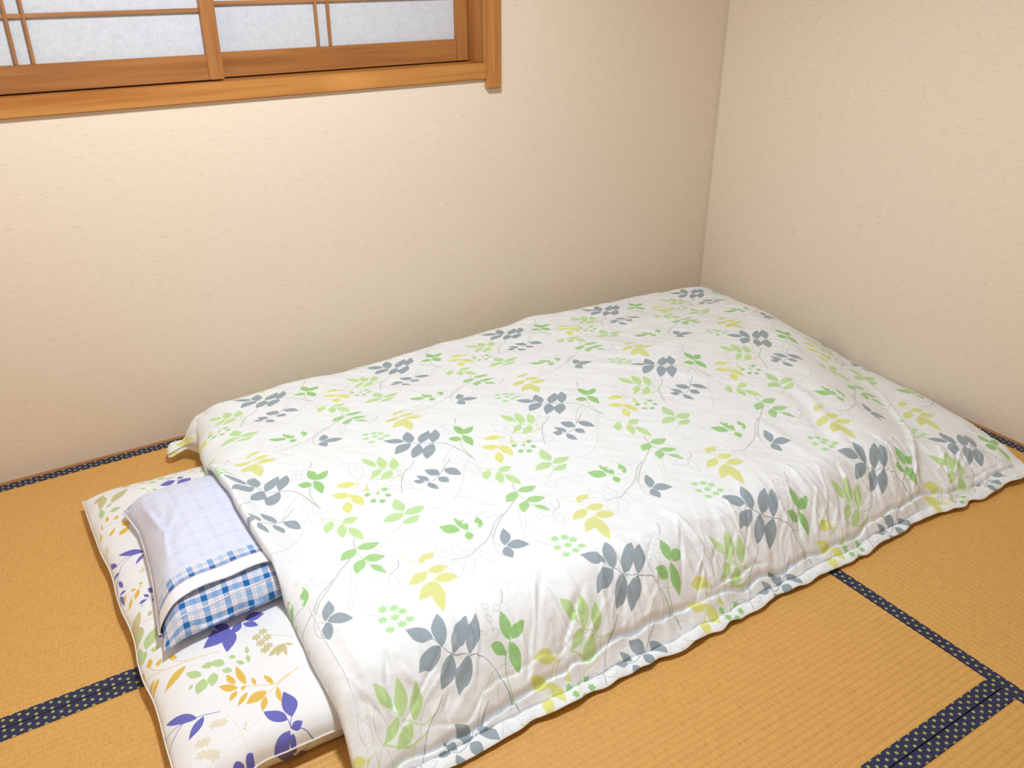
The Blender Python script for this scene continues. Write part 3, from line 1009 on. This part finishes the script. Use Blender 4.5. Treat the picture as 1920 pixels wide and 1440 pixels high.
# ---- mattress (futon)
MX0, MX1, MY0, MY1 = -2.298, -0.46, -1.268, -0.262
MH = 0.078
def matt_top(X, Y):
    dl, dr, df, db = X - MX0, MX1 - X, Y - MY0, MY1 - Y
    e = lambda d, r_: np.sqrt(np.clip(1 - (1 - np.clip(d / r_, 0, 1)) ** 2, 0, 1))
    return e(dl, 0.11) * e(dr, 0.10) * e(df, 0.035) * e(db, 0.09)
def build_mattress():
    root = empty('futon_mattress', (-1.8, -0.76, 0.0))
    tag(root, 'thin white floor mattress with violet, ochre and green leaf print under the duvet', 'mattress')
    wire_parent_fix()
    nx, ny = 330, 210
    s = np.linspace(0, 1, nx)[None, :].repeat(ny, 0); t = np.linspace(0, 1, ny)[:, None].repeat(nx, 1)
    s = np.where(s < .5, 0.5 * (2 * s) ** 1.35, 1 - 0.5 * (2 - 2 * s) ** 1.35)
    # corners poke out, sides draw in a little
    xl = MX0 + 0.012 * np.sin(np.pi * t) * 0.6 - 0.004 * vnoise(t * 9, t * 0, 3)
    X = xl + s * (MX1 - xl)
    yf = MY0 + 0.010 * np.sin(np.pi * np.clip(s * 4, 0, 1)) + 0.005 * vnoise(s * 40, s * 0, 4)
    yb = MY1 - 0.012 * np.sin(np.pi * np.clip(s * 4, 0, 1))
    Y = yf + t * (yb - yf)
    dl, dr, df, db = X - xl, MX1 - X, Y - yf, yb - Y
    e = lambda d, r_: np.sqrt(np.clip(1 - (1 - np.clip(d / r_, 0, 1)) ** 2, 0, 1))
    zs = 0.033 + 0.007 * sstep(df, 0.12, 0.0)                       # seam height
    k = e(dl, 0.12) * e(dr, 0.1) * e(df, 0.05) * e(db, 0.10)
    ZT = zs + (MH - zs) * k
    ZT += 0.0035 * vnoise(X * 7, Y * 7, 5) * k + 0.0016 * vnoise(X * 22, Y * 22, 6) * k
    # puckers running in from the edges
    ZT += 0.0022 * vnoise(Y * 38, dl * 6, 7) * np.exp(-(dl / 0.07) ** 2) * np.clip(dl / 0.01, 0, 1)
    ZT += 0.0030 * vnoise(X * 34, df * 6, 8) * np.exp(-(df / 0.07) ** 2) * np.clip(df / 0.008, 0, 1)
    ZB = zs - (zs - 0.002) * sstep(dl, 0.0, 0.05) * sstep(dr, 0.0, 0.05) * sstep(df, 0.0, 0.018) * sstep(db, 0.0, 0.05) - 0.001
    ZB = np.minimum(ZB, ZT - 0.0005)
    U, Vv = lat(X, Y, M1, M2)
    shell('mattress_body', X, Y, ZT, ZB, np.stack([U, Vv], -1), M_MAT, root).matrix_parent_inverse = root.matrix_world.inverted()
    # piping along the visible seams
    px = np.linspace(0.0, 1.0, 150)
    pf = [(MX0 + (MX1 - MX0) * a, float(MY0 + 0.010 * math.sin(math.pi * min(1, a * 4)) + 0.005 * vnoise(np.array([a * 40.]), np.array([0.]), 4)[0]) - 0.001, 0.0405) for a in px]
    pl = [(float(MX0 + 0.0072 * math.sin(math.pi * a) - 0.004 * vnoise(np.array([a * 9.]), np.array([0.]), 3)[0]) - 0.001, MY0 + (MY1 - MY0) * a, 0.034 + 0.007 * (1 - min(1, a * 8)) ) for a in px]
    white = plain('seam_thread', srgb(240, 236, 228), 0.7)
    for P in (pf, pl):
        o = tube('piping', P, 0.0016, white, root, 6); o.matrix_parent_inverse = root.matrix_world.inverted()
        o['label'] = 'white stitched edge seam'
    return root
mattress = build_mattress()

# ---- pillow
PCX, PCY = -2.090, -0.705
def pil_edges(t):
    # t: 0 near end (y=-.95) .. 1 far end
    xl = -2.250 + 0.040 * np.sin(np.pi * np.clip(t * 0.62, 0, 1)) + 0.0 * t
    xl = np.where(t > 0.8, xl - 0.012 * (t - 0.8) / 0.2, xl)
    xr = -1.972 + 0.0 * t
    return xl, xr
PY0, PY1 = -0.952, -0.462
def pil_h(a, b):
    """a,b in [-1,1]"""
    ex = 3.0 + 2.0 * np.clip(-b, 0, 1)
    k = (1 - np.abs(a) ** ex) * (1 - np.abs(b) ** np.where(b < 0, 5.0, 3.2))
    return np.clip(k, 0, 1) ** 0.52
PB = 0.0858
def pillow_top(X, Y):
    Y = Y - np.clip(X + 2.10, 0, 1) * 0.10 * np.clip(1 - (Y - PY0) / (PY1 - PY0), 0, 1) * 0.6
    t = (Y - PY0 + 0.012) / (PY1 - PY0 + 0.022); xl, xr = pil_edges(np.clip(t, 0, 1)); xr = xr + 0.012
    a = (X - xl) / (xr - xl) * 2 - 1; b = t * 2 - 1
    ins = (np.abs(a) < 1) & (np.abs(b) < 1)
    return np.where(ins, PB + 0.030 + 0.062 * pil_h(np.clip(a, -1, 1), np.clip(b, -1, 1)), 0)

def build_pillow():
    root = empty('pillow', (PCX, PCY, PB))
    tag(root, 'small plump pillow in a white case with blue plaid ends on the mattress', 'pillow')
    wire_parent_fix()
    pinv = root.matrix_world.inverted()
    def grid(t0, t1, grow, nx=120, ny=160, lift=0.0, mouth=0.0):
        a = np.linspace(-1, 1, nx)[None, :].repeat(ny, 0); a = np.sign(a) * np.abs(a) ** 0.8
        t = (t0 + (t1 - t0) * np.linspace(0, 1, ny))[:, None].repeat(nx, 1)
        xl, xr = pil_edges(t); xl = xl - grow; xr = xr + grow
        X = xl + (a + 1) / 2 * (xr - xl)
        Y = PY0 + t * (PY1 - PY0)
        # near end runs slightly askew like the photo
        Y = Y + (X + 2.10) * 0.10 * (1 - t)
        return a, t, X, Y
    # inner cushion, blue plaid
    a, t, X, Y = grid(0.0, 1.0, 0.0)
    h = pil_h(a, t * 2 - 1)
    zs = PB + 0.022 - 0.016 * sstep(np.abs(a), 0.7, 1.0)
    ZT = zs + 0.058 * h + 0.0022 * vnoise(X * 26, Y * 26, 11) * h
    ZT += 0.004 * sstep(t, 0.10, 0.0) * vnoise(X * 30, t * 3, 12)
    ZB = zs - (zs - PB) * np.clip(h * 1.6, 0, 1) - 0.0008
    ar = plaid_color(*np.meshgrid(np.arange(0, 0.2051, 0.0005), np.arange(0, 0.2051, 0.0005)))[:410, :410]
    M_PLAID = fabric('blue_plaid_cotton', make_image('plaid_print', ar), 0.8, 0.25, wscale=(30, 30, 30))
    mc = X.shape[1] // 2
    sv = np.concatenate([[0], np.cumsum(np.hypot(np.diff(Y[:, mc]), np.diff(ZT[:, mc])))])[:, None] + 0 * X
    uv = np.stack([(X - 0.08 * Y) / 0.205, (sv + 0.08 * X) / 0.205], -1)
    o = shell('cushion', X, Y, ZT, ZB, uv, M_PLAID, root); o.matrix_parent_inverse = pinv
    o['label'] = 'blue and white plaid cushion end with a stitched seam'
    # stitched seam edge at the near end
    ks = 6
    seam = [(float(X[0, 0]), float(Y[0, 0]), float(ZT[0, 0]))] + [(float(X[ks, i]), float(Y[ks, i]), float(ZT[ks, i])) for i in range(2, 118, 2)] + [(float(X[0, 119]), float(Y[0, 119]), float(ZT[0, 119]))]
    o = tube('piping', seam, 0.0016, plain('pale_piping', srgb(232, 226, 234)), root, 6); o.matrix_parent_inverse = pinv
    # pillowcase shell over it, open at the near end
    T0 = 0.085
    a, t, X, Y = grid(T0, 1.0, 0.004)
    bb = np.clip((t * 2 - 1), -1, 1)
    h = pil_h(a, bb)
    mouth = sstep(t, T0 + 0.16, T0)
    zs = PB + 0.020 - 0.014 * sstep(np.abs(a), 0.7, 1.0)
    ZT = zs + 0.0060 + 0.061 * h + 0.0016 * vnoise(X * 22, Y * 22, 13) * h
    ZT += mouth * (0.007 + 0.002 * np.cos(a * 2.2) + 0.003 * vnoise(X * 18, t * 0, 14)) * (1 - np.abs(a) ** 6)
    # long fold parallel to the left side and a few diagonal tucks
    def F(P, amp, wd): return ridge(X, Y, P, amp, wd)
    ZT += F([(-2.196, -0.50), (-2.190, -0.60), (-2.178, -0.70), (-2.196, -0.80)], 0.0055, 0.006)
    ZT -= F([(-2.184, -0.52), (-2.176, -0.62), (-2.166, -0.70), (-2.182, -0.79)], 0.0030, 0.008)
    ZT += F([(-2.190, -0.72), (-2.15, -0.66), (-2.11, -0.56)], 0.0030, 0.007)
    ZT += F([(-2.190, -0.76), (-2.14, -0.72), (-2.07, -0.66)], 0.0022, 0.008)
    ZT -= F([(-2.185, -0.70), (-2.158, -0.62), (-2.145, -0.54)], 0.0022, 0.008)
    ZT += F([(-2.20, -0.79), (-2.17, -0.80), (-2.13, -0.77)], 0.0025, 0.006)
    ZT += 0.002 * vnoise(Y * 44, a * 2, 15) * np.exp(-((a + 1) / 0.25) ** 2)
    ZB = np.minimum(zs - (zs - PB) * np.clip(h * 1.6, 0, 1), ZT - 0.0015) - 0.0014
    # image: u = across, v = along from the mouth, metres
    res = 0.0006; wU, wV = 0.34, 0.48
    uu, vv = np.meshgrid(np.arange(0, wU, res), np.arange(0, wV, res))
    base = np.array([226, 230, 250]) / 255
    pc = plaid_color(uu, vv)
    arr = base + (pc - 1.0) * 0.07
    edge = plaid_color(uu - 0.008, vv * 0.0 + vv - 0.0305)
    arr = np.where(((vv > 0.030) & (vv < 0.066))[..., None], edge, arr)
    arr = np.where((vv < 0.030)[..., None], np.array([244, 244, 250]) / 255, arr)
    dash = (np.abs(vv - 0.0325) < 0.0009) & (np.mod(uu, 0.007) < 0.0045)
    arr = np.where(dash[..., None], np.array([236, 150, 150]) / 255, arr)
    arr = np.where((vv > 0.432)[..., None] & (uu < 0.12)[..., None], plaid_color(uu, vv - 0.01), arr)
    M_CASE = fabric('pillowcase_cotton', make_image('pillowcase_print', arr), 0.8, 0.2, wscale=(26, 40, 30))
    uv = np.stack([(X + 2.262) / wU, (Y - (X + 2.10) * 0.10 * (1 - t) - (PY0 + T0 * (PY1 - PY0))) / wV], -1)
    # doubled sheet following the cushion: outer skin minus a thin wall, so the mouth is a real opening
    o = shell('pillowcase', X, Y, ZT, ZT - 0.0022, uv, M_CASE, root); o.matrix_parent_inverse = pinv
    o['label'] = 'white cotton pillowcase with a plaid stripe and white hem'
    o = shell('pillowcase_underside', X, Y, ZB + 0.0010, ZB, uv, M_CASE, root); o.matrix_parent_inverse = pinv
    ring = list(range(0, 160, 2))
    for i in (0, -1):
        P = [(float(X[j, i]) - (0.0008 if i == 0 else -0.0008), float(Y[j, i]), float((ZT[j, i] + ZB[j, i]) / 2)) for j in ring]
        o = tube('side_seam', P, 0.0035, M_CASE, root, 6, uvf=lambda p: (0.4, 0.5)); o.matrix_parent_inverse = pinv
    return root
build_pillow()

# ---- duvet
def build_duvet():
    root = empty('duvet', (-1.05, -0.75, 0.1))
    tag(root, 'wide white duvet with grey, green and yellow leaf sprigs spread over the mattress', 'duvet')
    wire_parent_fix(); pinv = root.matrix_world.inverted()
    nx, ny = 820, 460
    s = np.linspace(0, 1, nx)[None, :].repeat(ny, 0); t = np.linspace(0, 1, ny)[:, None].repeat(nx, 1)
    t = 0.45 * t + 0.55 * t ** 2.2
    yy = -1.392 + t * (1.392 - 0.045)
    # left / right outline as functions of y, measured on the floor plan
    xl = np.interp(yy, [-1.40, -1.25, -1.0, -0.7, -0.45, -0.28, -0.19, -0.12, -0.05], [-2.040, -2.030, -2.024, -2.026, -2.028, -2.012, -2.000, -1.985, -1.950])
    xl = xl + 0.004 * vnoise(yy * 14, yy * 0, 21)
    xr = np.interp(yy, [-1.40, -1.30, -1.15, -1.0, -0.8, -0.4, -0.05], [-0.130, -0.085, -0.045, -0.016, -0.008, -0.006, -0.010])
    X = xl + s * (xr - xl)
    yf = -1.385 + 0.006 * vnoise(X * 11, X * 0, 22) + 0.004 * vnoise(X * 27, X * 0, 23) - 0.02 * sstep(X, -0.6, -0.15)
    yb = -0.045 + 0 * X - 0.02 * sstep(X, -1.85, -2.02)
    Y = yf + t * (yb - yf)
    dl, dr, df, db = X - xl, xr - X, Y - yf, yb - Y
    e = lambda d, r_, p=2.0: np.clip(1 - (1 - np.clip(d / r_, 0, 1)) ** p, 0, 1) ** (1 / p)
    # what carries it: mattress, and the comforter's own bulk beside it
    xs = np.interp(Y, [-1.35, -1.0, -0.6, -0.2], [-0.50, -0.34, -0.14, -0.06])
    sup = 0.084 * sstep(Y, -1.41, -1.225) * sstep(-Y, 0.02, 0.17) * sstep(-(X - xs), -0.16, 0.16)
    left = np.clip(dl / 0.16, 0, 1)
    Rr = np.interp(Y, [-1.4, -1.1, -0.7, -0.3], [0.45, 0.34, 0.20, 0.14])
    loft = 0.062 + 0.012 * sstep(X, -1.5, -1.1) * sstep(Y, -1.0, -0.6)
    k = e(dl, 0.13) * e(dr, 1.0) ** 0 * np.clip(1 - (1 - np.clip(dr / Rr, 0, 1)) ** 2, 0, 1) ** 0.55 * (1 - (1 - np.clip(df / 0.16, 0, 1)) ** 1.9) * e(db, 0.075)
    ZT = 0.014 + sup + loft * k
    dzf = np.abs(np.diff(ZT, axis=0, prepend=ZT[:1]))
    dyf = np.diff(Y, axis=0, prepend=Y[:1]) + 1e-9
    extra = (np.hypot(dzf, dyf) - dyf) * (Y < -1.05)
    extra = np.cumsum(extra[::-1], axis=0)[::-1]                # cloth used up running down the front face
    # the pillow's inner edge lifts the duvet's left edge
    pt = pillow_top(X, Y)
    lift = np.where(pt > 0, np.clip(pt + 0.016 - ZT, 0, None), 0)
    # smooth the lift with separable blur
    def blur(A, n):
        for _ in range(n):
            A = (np.roll(A, 1, 0) + A + np.roll(A, -1, 0)) / 3
            B = A.copy(); B[:, 1:-1] = (A[:, :-2] + A[:, 1:-1] + A[:, 2:]) / 3; A = B
        return A
    lift = np.maximum(lift, blur(lift, 110) * 1.02)
    ZT = ZT + lift
    # bulk undulation
    ZT += k * (0.006 * vnoise(X * 3.4 + 3, Y * 3.4, 31) + 0.004 * vnoise(X * 8 + Y * 3, Y * 7, 32) + 0.0016 * vnoise(X * 19, Y * 19, 33))
    ZT += k * 0.0012 * vnoise((X + Y) * 42, (X - Y) * 12, 34)
    ZT += 0.015 * np.exp(-((X + 0.90) / 0.07) ** 2 - ((Y + 0.13) / 0.06) ** 2) + 0.012 * np.exp(-((X + 0.40) / 0.09) ** 2 - ((Y + 0.12) / 0.06) ** 2) * 0.5
    ZT -= 0.020 * sstep(X, -0.7, -0.1) * sstep(Y, -0.5, -0.2)
    ZT -= 0.010 * np.exp(-((X + 0.56) / 0.05) ** 2 - ((Y + 0.10) / 0.07) ** 2)
    # named folds (floor-plan coordinates)
    rd = lambda P, amp, wd, asym=0.0: ridge(X, Y, P, amp, wd, asym)
    ZT += rd([(-0.765, -0.93), (-0.777, -1.14), (-0.79, -1.30)], 0.0045, 0.018)
    ZT += rd([(-0.50, -0.81), (-0.56, -1.02), (-0.70, -1.28)], 0.0055, 0.016)
    ZT -= rd([(-0.53, -0.83), (-0.60, -1.03), (-0.74, -1.27)], 0.0040, 0.018)
    arc = [(-0.15, -0.86), (-0.23, -1.02), (-0.34, -1.17), (-0.50, -1.31), (-0.60, -1.40)]
    ZT += rd(arc, 0.0100, 0.012)
    d, sd, tt = poly_d(X, Y, arc)
    ZT -= 0.011 * sstep(sd * d, -0.002, 0.012) * np.exp(-(d / 0.055) ** 2) * np.clip(np.sin(np.pi * tt), 0, 1) ** 1.3
    ZT += rd([(-1.05, -0.42), (-0.85, -0.62), (-0.66, -0.85)], 0.0038, 0.016)
    ZT -= rd([(-0.92, -0.48), (-0.74, -0.66)], 0.0030, 0.02)
    ZT += rd([(-1.20, -0.25), (-0.75, -0.30), (-0.35, -0.36)], 0.0040, 0.022)
    ZT -= rd([(-1.15, -0.31), (-0.75, -0.36), (-0.30, -0.44)], 0.0035, 0.022)
    ZT += rd([(-0.90, -0.52), (-0.55, -0.56), (-0.25, -0.62)], 0.0035, 0.018)
    # left end: box-folds parallel to the edge
    ZT += rd([(-1.975, -0.52), (-1.965, -0.66), (-1.975, -0.80)], 0.004, 0.012)
    ZT -= rd([(-1.955, -0.72), (-1.93, -0.90), (-1.945, -1.10), (-1.93, -1.30)], 0.005, 0.015)
    ZT += rd([(-1.985, -0.95), (-1.975, -1.15), (-1.985, -1.35)], 0.004, 0.010)
    ZT -= rd([(-2.01, -1.13), (-1.975, -1.15), (-1.92, -1.165)], 0.004, 0.006)
    ZT -= rd([(-2.01, -1.02), (-1.98, -1.03), (-1.94, -1.02)], 0.003, 0.006)
    # gathers rising from the front hem, strongest near the pinch points
    rs = np.random.RandomState(4)
    pinch = [-1.72, -1.43, -1.235, -1.08, -0.83, -0.62, -0.40]
    for px in pinch:
        for q in range(8):
            ang = rs.uniform(-0.9, 1.0); L = rs.uniform(0.07, 0.24)
            x1, y1 = px + math.sin(ang) * L, -1.375 + math.cos(ang) * L
            ZT += rd([(px + rs.uniform(-.012, .012), -1.378), ((px + x1) / 2 + rs.uniform(-.012, .012), (-1.375 + y1) / 2), (x1, y1)],
                     rs.uniform(-0.0055, 0.0065), rs.uniform(0.005, 0.012))
    gw = np.exp(-((df - 0.05) / 0.06) ** 2) * np.clip(df / 0.015, 0, 1)
    ZT += gw * (0.0055 * vnoise(X * 24 - Y * 6, df * 9, 41) + 0.003 * vnoise(X * 55 - Y * 20, df * 14, 42))
    for q in range(120):
        x0 = rs.uniform(-2.0, -0.25); d0 = rs.uniform(0.022, 0.05); ang = rs.uniform(-0.55, 1.15); L = rs.uniform(0.04, 0.17)
        y0 = -1.385 + d0; bend = rs.uniform(-0.018, 0.018)
        P = [(x0, y0), (x0 + math.sin(ang) * L * 0.5 + bend, y0 + math.cos(ang) * L * 0.5), (x0 + math.sin(ang) * L, y0 + math.cos(ang) * L)]
        am = rs.uniform(0.0022, 0.0060) * rs.choice([1, 1, -1]); wd = rs.uniform(0.0026, 0.006)
        c0 = np.searchsorted(X[0], x0 - 0.22); c1 = np.searchsorted(X[0], x0 + 0.22)
        r1 = int((t[:, 0] < 0.24).sum())
        ZT[:r1, c0:c1] += ridge(X[:r1, c0:c1], Y[:r1, c0:c1], P, am, wd)
    # a wandering gather line just above the seam, with the cloth bulging over it
    gl0 = 0.021 + 0.011 * vnoise(X * 8, X * 0, 46) + 0.004 * vnoise(X * 23, X * 0, 47)
    gd = 0.75 + 0.5 * vnoise(X * 11, X * 0, 48)
    ZT -= 0.019 * np.clip(gd, 0.25, 2) * np.exp(-((df - gl0) / 0.0036) ** 2)
    ZT -= 0.008 * np.clip(vnoise(X * 6 + 3, X * 0, 57) + 0.3, 0, 1) * np.exp(-((df - gl0 - 0.018 - 0.012 * vnoise(X * 13, X * 0, 58)) / 0.0034) ** 2)
    ZT += 0.0024 * gd * (0.6 + 0.8 * vnoise(X * 31, X * 0, 56)) * np.exp(-((df - gl0 - 0.020) / 0.012) ** 2)
    gx = X - 0.5 * (df) * vnoise(X * 4, X * 0, 49)
    g2 = np.exp(-((df - 0.09) / 0.075) ** 2) * np.clip(df / 0.02, 0, 1)
    ns = vnoise(gx * 34, df * 5, 50)
    ZT += g2 * (0.0042 * (1 - 2 * np.abs(ns)) + 0.0035 * (1 - 2 * np.abs(vnoise(gx * 15 + df * 14, df * 6, 55))))
    # gathers along the left, back and right edges
    gl_ = np.exp(-((dl - 0.03) / 0.05) ** 2) * np.clip(dl / 0.01, 0, 1)
    ZT += gl_ * 0.0022 * vnoise(Y * 30, dl * 8, 43)
    gb = np.exp(-((db - 0.03) / 0.06) ** 2) * np.clip(db / 0.01, 0, 1)
    ZT += gb * 0.0035 * vnoise(X * 22, db * 8, 44)
    gr = np.exp(-((dr - 0.05) / 0.08) ** 2) * np.clip(dr / 0.01, 0, 1)
    ZT += gr * 0.003 * vnoise(Y * 16, dr * 8, 45)
    # far left corner bunches up towards its gathered tip
    r_ = np.hypot(X + 1.99, Y + 0.10)
    ang = np.arctan2(Y + 0.10, X + 1.99)
    ZT += 0.006 * np.exp(-(r_ / 0.12) ** 2) * np.cos(ang * 9) * np.clip(r_ / 0.03, 0, 1)
    # underside
    carry = np.maximum(0.003, (MH + 0.008) * sstep(X, MX0 - 0.05, MX0) * sstep(-X, -MX1 - 0.06, -MX1) * sstep(Y, MY0 - 0.06, MY0 - 0.005) * sstep(-Y, -MY1 - 0.06, -MY1))
    carry = np.maximum(carry, np.where(pt > 0, pt + 0.005, 0))
    ZB = np.minimum(carry, ZT - 0.008)
    ZT = np.maximum(ZT, carry + 0.010)
    ZB = np.where(np.minimum(np.minimum(dl, dr), np.minimum(df, db)) < 1e-6, np.maximum(ZB, ZT - 0.012), ZB)
    # print coordinates: flat on top, running down the front, cloth gathered towards the back
    kx = np.interp(Y, [-0.40, -0.311 + 0.0, -0.05][0:3], [0.045, 0.085, 0.15]) * 0
    kx = np.interp(Y, [-0.64, -0.509, -0.311, -0.05], [0.0, 0.031, 0.087, 0.160])
    vy = np.interp(Y, [-2.0, -0.64, -0.509, -0.311, -0.05], [-2.0, -0.64, -0.464, -0.156, 0.25])
    vy = vy - 0.8 * extra
    U, Vv = lat(X + kx, vy, A1, A2)
    body = shell('cover', X, Y, ZT, ZB, np.stack([U, Vv], -1), M_DUV, root); body.matrix_parent_inverse = pinv
    # ---- flat hem lying along the front edge
    m = 620
    xs_ = np.linspace(-2.035, -0.128, m)
    fy = np.interp(xs_, X[0, ::1][np.argsort(X[0])], Y[0][np.argsort(X[0])])
    w_out = 0.027 + 0.003 * vnoise(xs_ * 5, xs_ * 0, 51) + 0.0015 * vnoise(xs_ * 15, xs_ * 0, 52)
    for px in pinch: w_out -= 0.006 * np.exp(-((xs_ - px) / 0.02) ** 2)
    lift_ = 0.011 + 0.007 * np.clip(vnoise(xs_ * 9, xs_ * 0, 53), 0, 1) + 0.003 * vnoise(xs_ * 30, xs_ * 0, 54)
    lift_ = np.clip(lift_, 0.0035, None)
    rows = []
    prof = [(-0.015, 0.019), (0.08, 0.0155), (0.2, 0.0175), (0.45, 0.0165), (0.75, 0.0115), (1.0, 0.0075), (1.03, 0.006), (1.0, 0.0052), (0.7, 0.0065), (0.3, 0.0085), (-0.015, 0.0085)]
    for (a, z) in prof:
        rows.append([Vector((float(x), float(y - a * wo + (0.012 if a < 0 else 0)), float(z - 0.006 + li * (0.35 + 0.65 * min(1, abs(a))) + (0.0012 * math.sin(x * 120 + a * 3) * (z > 0.0085) * (0 < a < 1))))) for x, y, wo, li in zip(xs_, fy, w_out, lift_)])
    rows.append(rows[0])
    def huv(p):
        u_, v_ = lat(p[0], p[1] - 0.055, A1, A2); return (u_, v_)
    hem = ribbon('hem', rows, M_DUV, root, huv); hem.matrix_parent_inverse = pinv
    hem['label'] = 'flat stitched hem along the front edge'
    # ---- piping on the left edge
    jj = [j for j in range(0, ny, 3) if Y[j, 12] < -1.04]
    P = [(float(X[j, 12]), float(Y[j, 12]), float(ZT[j, 12]) + 0.0002) for j in jj]
    o = tube('piping', P, lambda f: 0.0004 + 0.0010 * min(1, f * 3), M_DUV, root, 6, uvf=lambda p: (0.02, 0.02)); o.matrix_parent_inverse = pinv
    # ---- gathered far corner tip: pleated cone pinched at its neck
    A = Vector((-1.930, -0.160, 0.075)); B = Vector((-2.062, -0.118, 0.028))
    ax = (B - A).normalized(); s1 = ax.cross(Vector((0, 0, 1))).normalized(); s2 = s1.cross(ax)
    prof = [(0.0, .058), (.15, .060), (.3, .056), (.42, .046), (.53, .032), (.62, .020), (.70, .016), (.8, .021), (.92, .028), (1.0, .026), (1.01, .004)]
    rows = []
    for (f, rr) in prof:
        row = []
        for q in range(73):
            th = 2 * math.pi * q / 72
            pl = 1 + (0.03 + 0.15 * f) * math.sin(7 * th + 2.5 * f)
            flat = 1 - 0.62 * max(0, (f - 0.55) / 0.45)
            pnt = A.lerp(B, f) + s1 * math.cos(th) * rr * pl + s2 * math.sin(th) * rr * pl * flat
            pnt.z = max(pnt.z, 0.004); row.append(pnt)
        rows.append(row)
    tip = ribbon('gathered_corner', rows, M_DUV, root, lambda p: lat(p[0] + 0.1, p[1] + p[2], A1, A2)); tip.matrix_parent_inverse = pinv
    tip['label'] = 'bunched cover corner at the far left'
    # small white loop on the hem near the right corner
    lp = [(-0.226, -1.418, 0.010), (-0.222, -1.424, 0.020), (-0.219, -1.426, 0.030), (-0.216, -1.422, 0.024), (-0.217, -1.417, 0.012)]
    o = tube('thread_loop', lp, 0.0011, plain('white_thread', srgb(245, 245, 242)), root, 6); o.matrix_parent_inverse = pinv
    return root
build_duvet()
